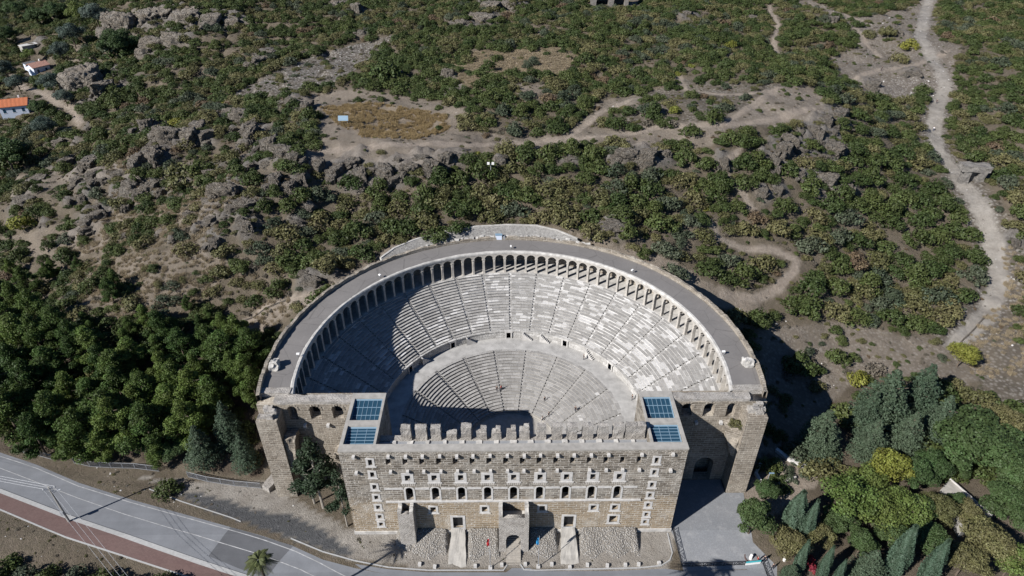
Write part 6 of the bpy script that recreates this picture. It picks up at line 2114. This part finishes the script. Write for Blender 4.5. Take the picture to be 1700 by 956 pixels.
# flat concrete roof terrace among the trees
T = [on_ground(u, v)[0] for u, v in ((1556, 822), (1572, 803), (1640, 866), (1590, 892))]
root = thing('flat_roofed_hut', 'flat grey concrete roof with a white parapet among the garden trees', 'building', (0, 0, 0))
zr = 1.8
mb = MB(); mb.hexa([(p[0], p[1], p[2] - .5) for p in T][::-1], [(p[0], p[1], zr) for p in T][::-1]); mb.build('wall', M['concrete'], root)
mb = MB(); mb.hexa([(p[0], p[1], zr) for p in T][::-1], [(p[0], p[1], zr + .15) for p in T][::-1]); mb.build('roof', M['concrete'], root)
mb = MB()
for i, j in ((1, 2),):
    a, b = T[i], T[j]
    n = np.array([-(b - a)[1], (b - a)[0], 0]); n /= np.linalg.norm(n); n *= .2
    mb.hexa([(a[0], a[1], zr), (b[0], b[1], zr), (b[0] + n[0], b[1] + n[1], zr), (a[0] + n[0], a[1] + n[1], zr)], [(a[0], a[1], zr + .45), (b[0], b[1], zr + .45), (b[0] + n[0], b[1] + n[1], zr + .45), (a[0] + n[0], a[1] + n[1], zr + .45)])
mb.build('parapet', M['pale'], root)

# ------------------------------------------------------------------ cottages, ruins and small things on the hill
def cottage(u, v, w, d, h, rz, roofm, wallm, label, nwin, chimney=True):
    P = on_ground(u, v)[0]
    root = thing('cottage', label, 'house', (P[0], P[1], P[2] - .3), rz)
    mb = MB(); mb.box(-w / 2, w / 2, -d / 2, d / 2, -1.5, h)
    for s in (-1, 1):
        mb.hexa([(s * (w / 2 - .15) - .15, -d / 2, h), (s * (w / 2 - .15) + .15, -d / 2, h), (s * (w / 2 - .15) + .15, d / 2, h), (s * (w / 2 - .15) - .15, d / 2, h)],
                [(s * (w / 2 - .15) - .15, -.05, h + d * .24), (s * (w / 2 - .15) + .15, -.05, h + d * .24), (s * (w / 2 - .15) + .15, .05, h + d * .24), (s * (w / 2 - .15) - .15, .05, h + d * .24)])
    mb.build('wall', wallm, root)
    mb = MB()
    for s in (-1, 1):
        y0, y1 = s * (d / 2 + .5), 0
        z0, z1 = h - .12, h + d * .25
        mb.hexa([(-w / 2 - .5, y0, z0), (w / 2 + .5, y0, z0), (w / 2 + .5, y1, z1), (-w / 2 - .5, y1, z1)], [(-w / 2 - .5, y0, z0 + .2), (w / 2 + .5, y0, z0 + .2), (w / 2 + .5, y1, z1 + .2), (-w / 2 - .5, y1, z1 + .2)])
        for k in range(int(w * 2.2)):
            x = -w / 2 - .4 + k * (w + .8) / int(w * 2.2)
            mb.hexa([(x, y0, z0 + .2), (x + .16, y0, z0 + .2), (x + .16, y1, z1 + .2), (x, y1, z1 + .2)], [(x + .04, y0, z0 + .29), (x + .12, y0, z0 + .29), (x + .12, y1, z1 + .29), (x + .04, y1, z1 + .29)])
    ro = mb.build('roof', roofm, root)
    if chimney:
        mb = MB(); mb.box(w * .2, w * .2 + .6, .2, .8, h + d * .15, h + d * .25 + 1.1); mb.build('chimney', M['white'], ro)
    for k in range(nwin):
        x = -w / 2 + w * (k + .5) / nwin
        mb = MB(); mb.box(x - .5, x + .5, -d / 2 - .04, -d / 2 + .05, h * .35, h * .75); wi = mb.build('window', M['glass'], root)
        mb = MB(); mb.box(x - .62, x + .62, -d / 2 - .08, -d / 2 - .02, h * .33, h * .36); mb.build('sill', M['white'], wi)
    return root
cottage(30, 186, 10.5, 8, 4.2, .35, M['tile'], M['bluewhite'], 'small whitewashed cottage with a bright orange tiled roof', 3)
cottage(68, 122, 8, 6.5, 4.5, 1.0, M['mauve'], M['bluewhite'], 'whitewashed cottage with a faded red roof beside the lane', 2)
P = on_ground(50, 82)[0]
root = thing('shed', 'low shed with a pale flat sheet roof above the cottages', 'shed', tuple(P), .9)
mb = MB(); mb.box(-4, 4, -2.2, 2.2, -1, 2.6); mb.build('wall', M['concrete'], root)
mb = MB(); mb.box(-4.3, 4.3, -2.5, 2.5, 2.6, 2.8); mb.build('roof', M['pale'], root)
P = on_ground(52, 112)[0]
root = thing('shed', 'dark roofed shed leaning on the faded red cottage', 'shed', tuple(P), .9)
mb = MB(); mb.box(-2.5, 2.5, -2, 2, -1, 2.4); mb.build('wall', M['bluewhite'], root)
mb = MB(); mb.box(-2.8, 2.8, -2.3, 2.3, 2.4, 2.6); mb.build('roof', M['asphalt2'], root)

# ruined gate beside the track
P = on_ground(1612, 303)[0]
root = thing('ruined_gate', 'pale block of ruined masonry with an arched opening beside the stony track', 'ruin', tuple(P), -.15)
mb = MB(); mb.box(-4.6, 4.2, -1.0, 2.6, 4.0, 6.0); mb.rough(.3, 80, 5, 1.1); mb.build('lintel_masonry', M['ruin'], root)
for x0, x1 in ((-3.6, -1.3), (1.2, 3.2)):
    mb = MB(); mb.box(x0, x1, -.9, 2.0, -1, 5.0); mb.rough(.22, int(x0 * 3) + 90, 5, 1.0); mb.build('pier', M['ruin'], root)
mb = MB(); mb.box(-1.35, 1.25, 1.2, 2.0, -1, 5.0); mb.rough(.1, 95, 3, 1.0); mb.build('back_wall', M['ruin'], root)
# vaulted ruin at the top edge
P = on_ground(1015, 10)[0]
root = thing('ruined_vault', 'ruined wall with two dark vaulted openings at the top edge', 'ruin', tuple(P))
me = plate('vault_wall', rect(-11, 9, -3, 9), [arch(-8.2, -1.6, -2, 5.2), arch(1.2, 7.0, -2, 5.2)], 7.0, M['ruin'])
link('vault_wall', me, root)
mb = MB(); mb.box(-11, 9, 7.05, 8.0, -3, 8.9); mb.build('back_wall', M['ruin'], root)
# information board
P = on_ground(571, 206)[0]
root = thing('information_board', 'wide blue grey information board on the bare plateau', 'sign', tuple(P), .0)
mb = MB(); mb.hexa([(-1.6, -.5, 1.3), (1.6, -.5, 1.3), (1.6, -.4, 1.25), (-1.6, -.4, 1.25)], [(-1.6, .35, 2.7), (1.6, .35, 2.7), (1.6, .45, 2.65), (-1.6, .45, 2.65)]); mb.build('panel', M['bluesteel'], root)
for x in (-1.2, 1.2):
    mb = MB(); mb.tube((x, 0, -.2), (x, 0, 2.0), .08); mb.build('leg', M['steel'], root)
# floodlight mast between cliff and roof
P = on_ground(815, 300)[0]
root = thing('floodlight_mast', 'pale floodlight mast standing in the bushes below the plateau cliff', 'mast', tuple(P))
mb = MB(); mb.tube((0, 0, -.2), (0, 0, 5.2), .16, .1); mb.build('pole', M['steel'], root)
mb = MB(); mb.box(-.9, .9, -.15, .15, 5.1, 5.3); mb.build('crossbar', M['steel'], root)
for x in (-.65, .65):
    mb = MB(); mb.box(x - .35, x + .35, -.45, -.12, 5.2, 5.85); mb.build('floodlight', M['white'], root)
# equipment box on the gallery roof
P = at_z(828, 397, 23.7)
root = thing('equipment_box', 'white metal equipment box at the back edge of the gallery roof', 'cabinet', (P[0], P[1], 23.75))
mb = MB(); mb.box(-.85, .85, -.4, .4, 0, 1.35); mb.build('cabinet', M['bluewhite'], root)
mb = MB(); mb.box(-.95, .95, -.5, .5, 1.35, 1.45); mb.build('lid', M['bluesteel'], root)
mb = MB(); mb.box(1.1, 1.7, -.3, .3, 0, 1.0); mb.build('side_unit', M['steel'], root)
for (u, v, lab) in ((848, 412, 'small camera post on the inner roof edge at the middle of the arc'), (630, 460, 'small lamp on the inner roof edge on the left'), (494, 592, 'small white lamp on the inner roof edge near the left end'), (1050, 452, 'small lamp on the inner roof edge on the right'), (1202, 588, 'small white lamp on the inner roof edge near the right end')):
    P = at_z(u, v, 23.8)
    root = thing('roof_lamp', lab, 'lamp', (P[0], P[1], 23.62), math.atan2(P[1] - YC, P[0]))
    mb = MB(); mb.tube((0, 0, 0), (0, 0, .9), .06); mb.build('post', M['steel'], root)
    mb = MB(); mb.box(-.55, .1, -.2, .2, .85, 1.1); mb.build('lamp_head', M['white'], root)

# ------------------------------------------------------------------ visitors
def person_mesh(name, joints, edges, radii, top, legs, legz):
    me = bpy.data.meshes.new(name)
    me.from_pydata(joints, edges, [])
    o = bpy.data.objects.new(name, me)
    COL.objects.link(o)
    o.modifiers.new('s', 'SKIN')
    for d, r in zip(me.skin_vertices[0].data, radii): d.radius = (r, r)
    me.skin_vertices[0].data[0].use_root = True
    sb = o.modifiers.new('b', 'SUBSURF'); sb.levels = 2; sb.render_levels = 2
    dg = bpy.context.evaluated_depsgraph_get()
    out = bpy.data.meshes.new_from_object(o.evaluated_get(dg))
    bpy.data.objects.remove(o)
    for m_ in (top, legs, M['skin'], M['hair']): out.materials.append(m_)
    for p in out.polygons:
        z = p.center.z
        x = abs(p.center.x)
        p.material_index = 2 if z > 1.44 or (x > .22 and z < 1.12) else 1 if z < legz else 0
        p.use_smooth = True
    return out
J = [(0, 0, .95), (0, 0, 1.2), (0, 0, 1.4), (0, .01, 1.52), (0, .02, 1.64), (0, .01, 1.73),
     (-.17, 0, 1.38), (-.24, .02, 1.12), (-.25, .1, .88), (-.25, .13, .79), (.17, 0, 1.38), (.24, -.03, 1.12), (.26, -.02, .88), (.26, 0, .79),
     (-.1, 0, .9), (-.11, .1, .5), (-.11, .08, .09), (-.11, .24, .04), (.1, 0, .9), (.11, -.02, .5), (.11, -.16, .1), (.11, -.02, .04)]
Ed = [(0, 1), (1, 2), (2, 3), (3, 4), (4, 5), (2, 6), (6, 7), (7, 8), (8, 9), (2, 10), (10, 11), (11, 12), (12, 13), (0, 14), (14, 15), (15, 16), (16, 17), (0, 18), (18, 19), (19, 20), (20, 21)]
Rd = [.15, .14, .155, .06, .095, .085, .075, .05, .038, .04, .075, .05, .038, .04, .1, .068, .045, .04, .1, .068, .045, .04]
def shirt(nm, c): return plain(nm, c, .8, .05)
looks = [person_mesh('person', J, Ed, Rd, shirt('dark_shirt', (.03, .03, .035)), shirt('dark_trousers', (.02, .02, .03)), .93),
         person_mesh('person', J, Ed, Rd, shirt('white_shirt', (.6, .6, .6)), shirt('blue_jeans', (.04, .06, .12)), .93),
         person_mesh('person', J, Ed, Rd, shirt('red_shirt', (.4, .04, .04)), shirt('grey_trousers', (.12, .12, .12)), .93)]
hv, hf = ico(2)
hv = hv * np.array([.1, .11, .085]); hv[:, 2] += 1.735
hv = hv[:, :] + np.array([0, -.01, 0])
hair_me = np_mesh('hair', hv, hf, M['hair'], True)
def tread_z(x, y):
    r = math.hypot(x - XC, y - YC)
    if r < 10.6: return -1.5
    if r < 24.8: return -1.0 + (math.floor((r - 10.6) / .715) + 1) * .365
    if r < 29.3: return 6.32
    return 8.45 + (math.floor((r - 29.9) / .655) + 1) * .415
def place_on_seats(u, v):
    d = rays(u, v)
    for t in np.arange(110, 260, .1):
        p = CAM + d * t
        if p[1] > 14.6 and p[2] < tread_z(p[0], p[1]): return (p[0], p[1], tread_z(p[0], p[1]))
people = [(969, 597, 0, 's', 'person in dark clothes by the podium doorway on the right'), (1049, 664, 0, 's', 'person in dark clothes near the right stage tower'), (904, 667, 0, 's', 'person in dark clothes standing low on the right seats'), (955, 683, 0, 's', 'person in dark clothes midway between orchestra and right tower'),
          (900, 700, 1, 's', 'person in a white shirt at the orchestra edge'), (911, 692, 0, 's', 'person in dark clothes just above the orchestra edge'), (825, 650, 0, 's', 'person in dark clothes sitting area left of the middle stairway'), (832, 648, 2, 's', 'person in a red shirt beside another visitor on the lower seats'), (781, 571, 0, 's', 'person in dark clothes at the podium steps on the left'),
          (1463, 117, 0, 'g', 'person in dark clothes at the track junction'), (1554, 172, 0, 'g', 'person in dark clothes on the upper bend of the track'), (1549, 217, 1, 'g', 'person in a white shirt walking down the track'), (1268, 931, 0, 'f', 'person in dark clothes right of the teal banner'), (1282, 944, 0, 'f', 'person in dark clothes at the end of the short barrier'), (1257, 932, 2, 'f', 'person in a red shirt behind the teal banner'),
          (420, 806, 1, 'g', '')]
for u, v, k, w, lab in people:
    if not lab: continue
    P = place_on_seats(u, v) if w == 's' else tuple(on_ground(u, v)[0]) if w == 'g' else tuple(at_front(u, v))
    root = thing('person', lab, 'person', P, rng.uniform(0, 6.28), 'visitors')
    link('body', looks[k], root)
    link('hair', hair_me, root)
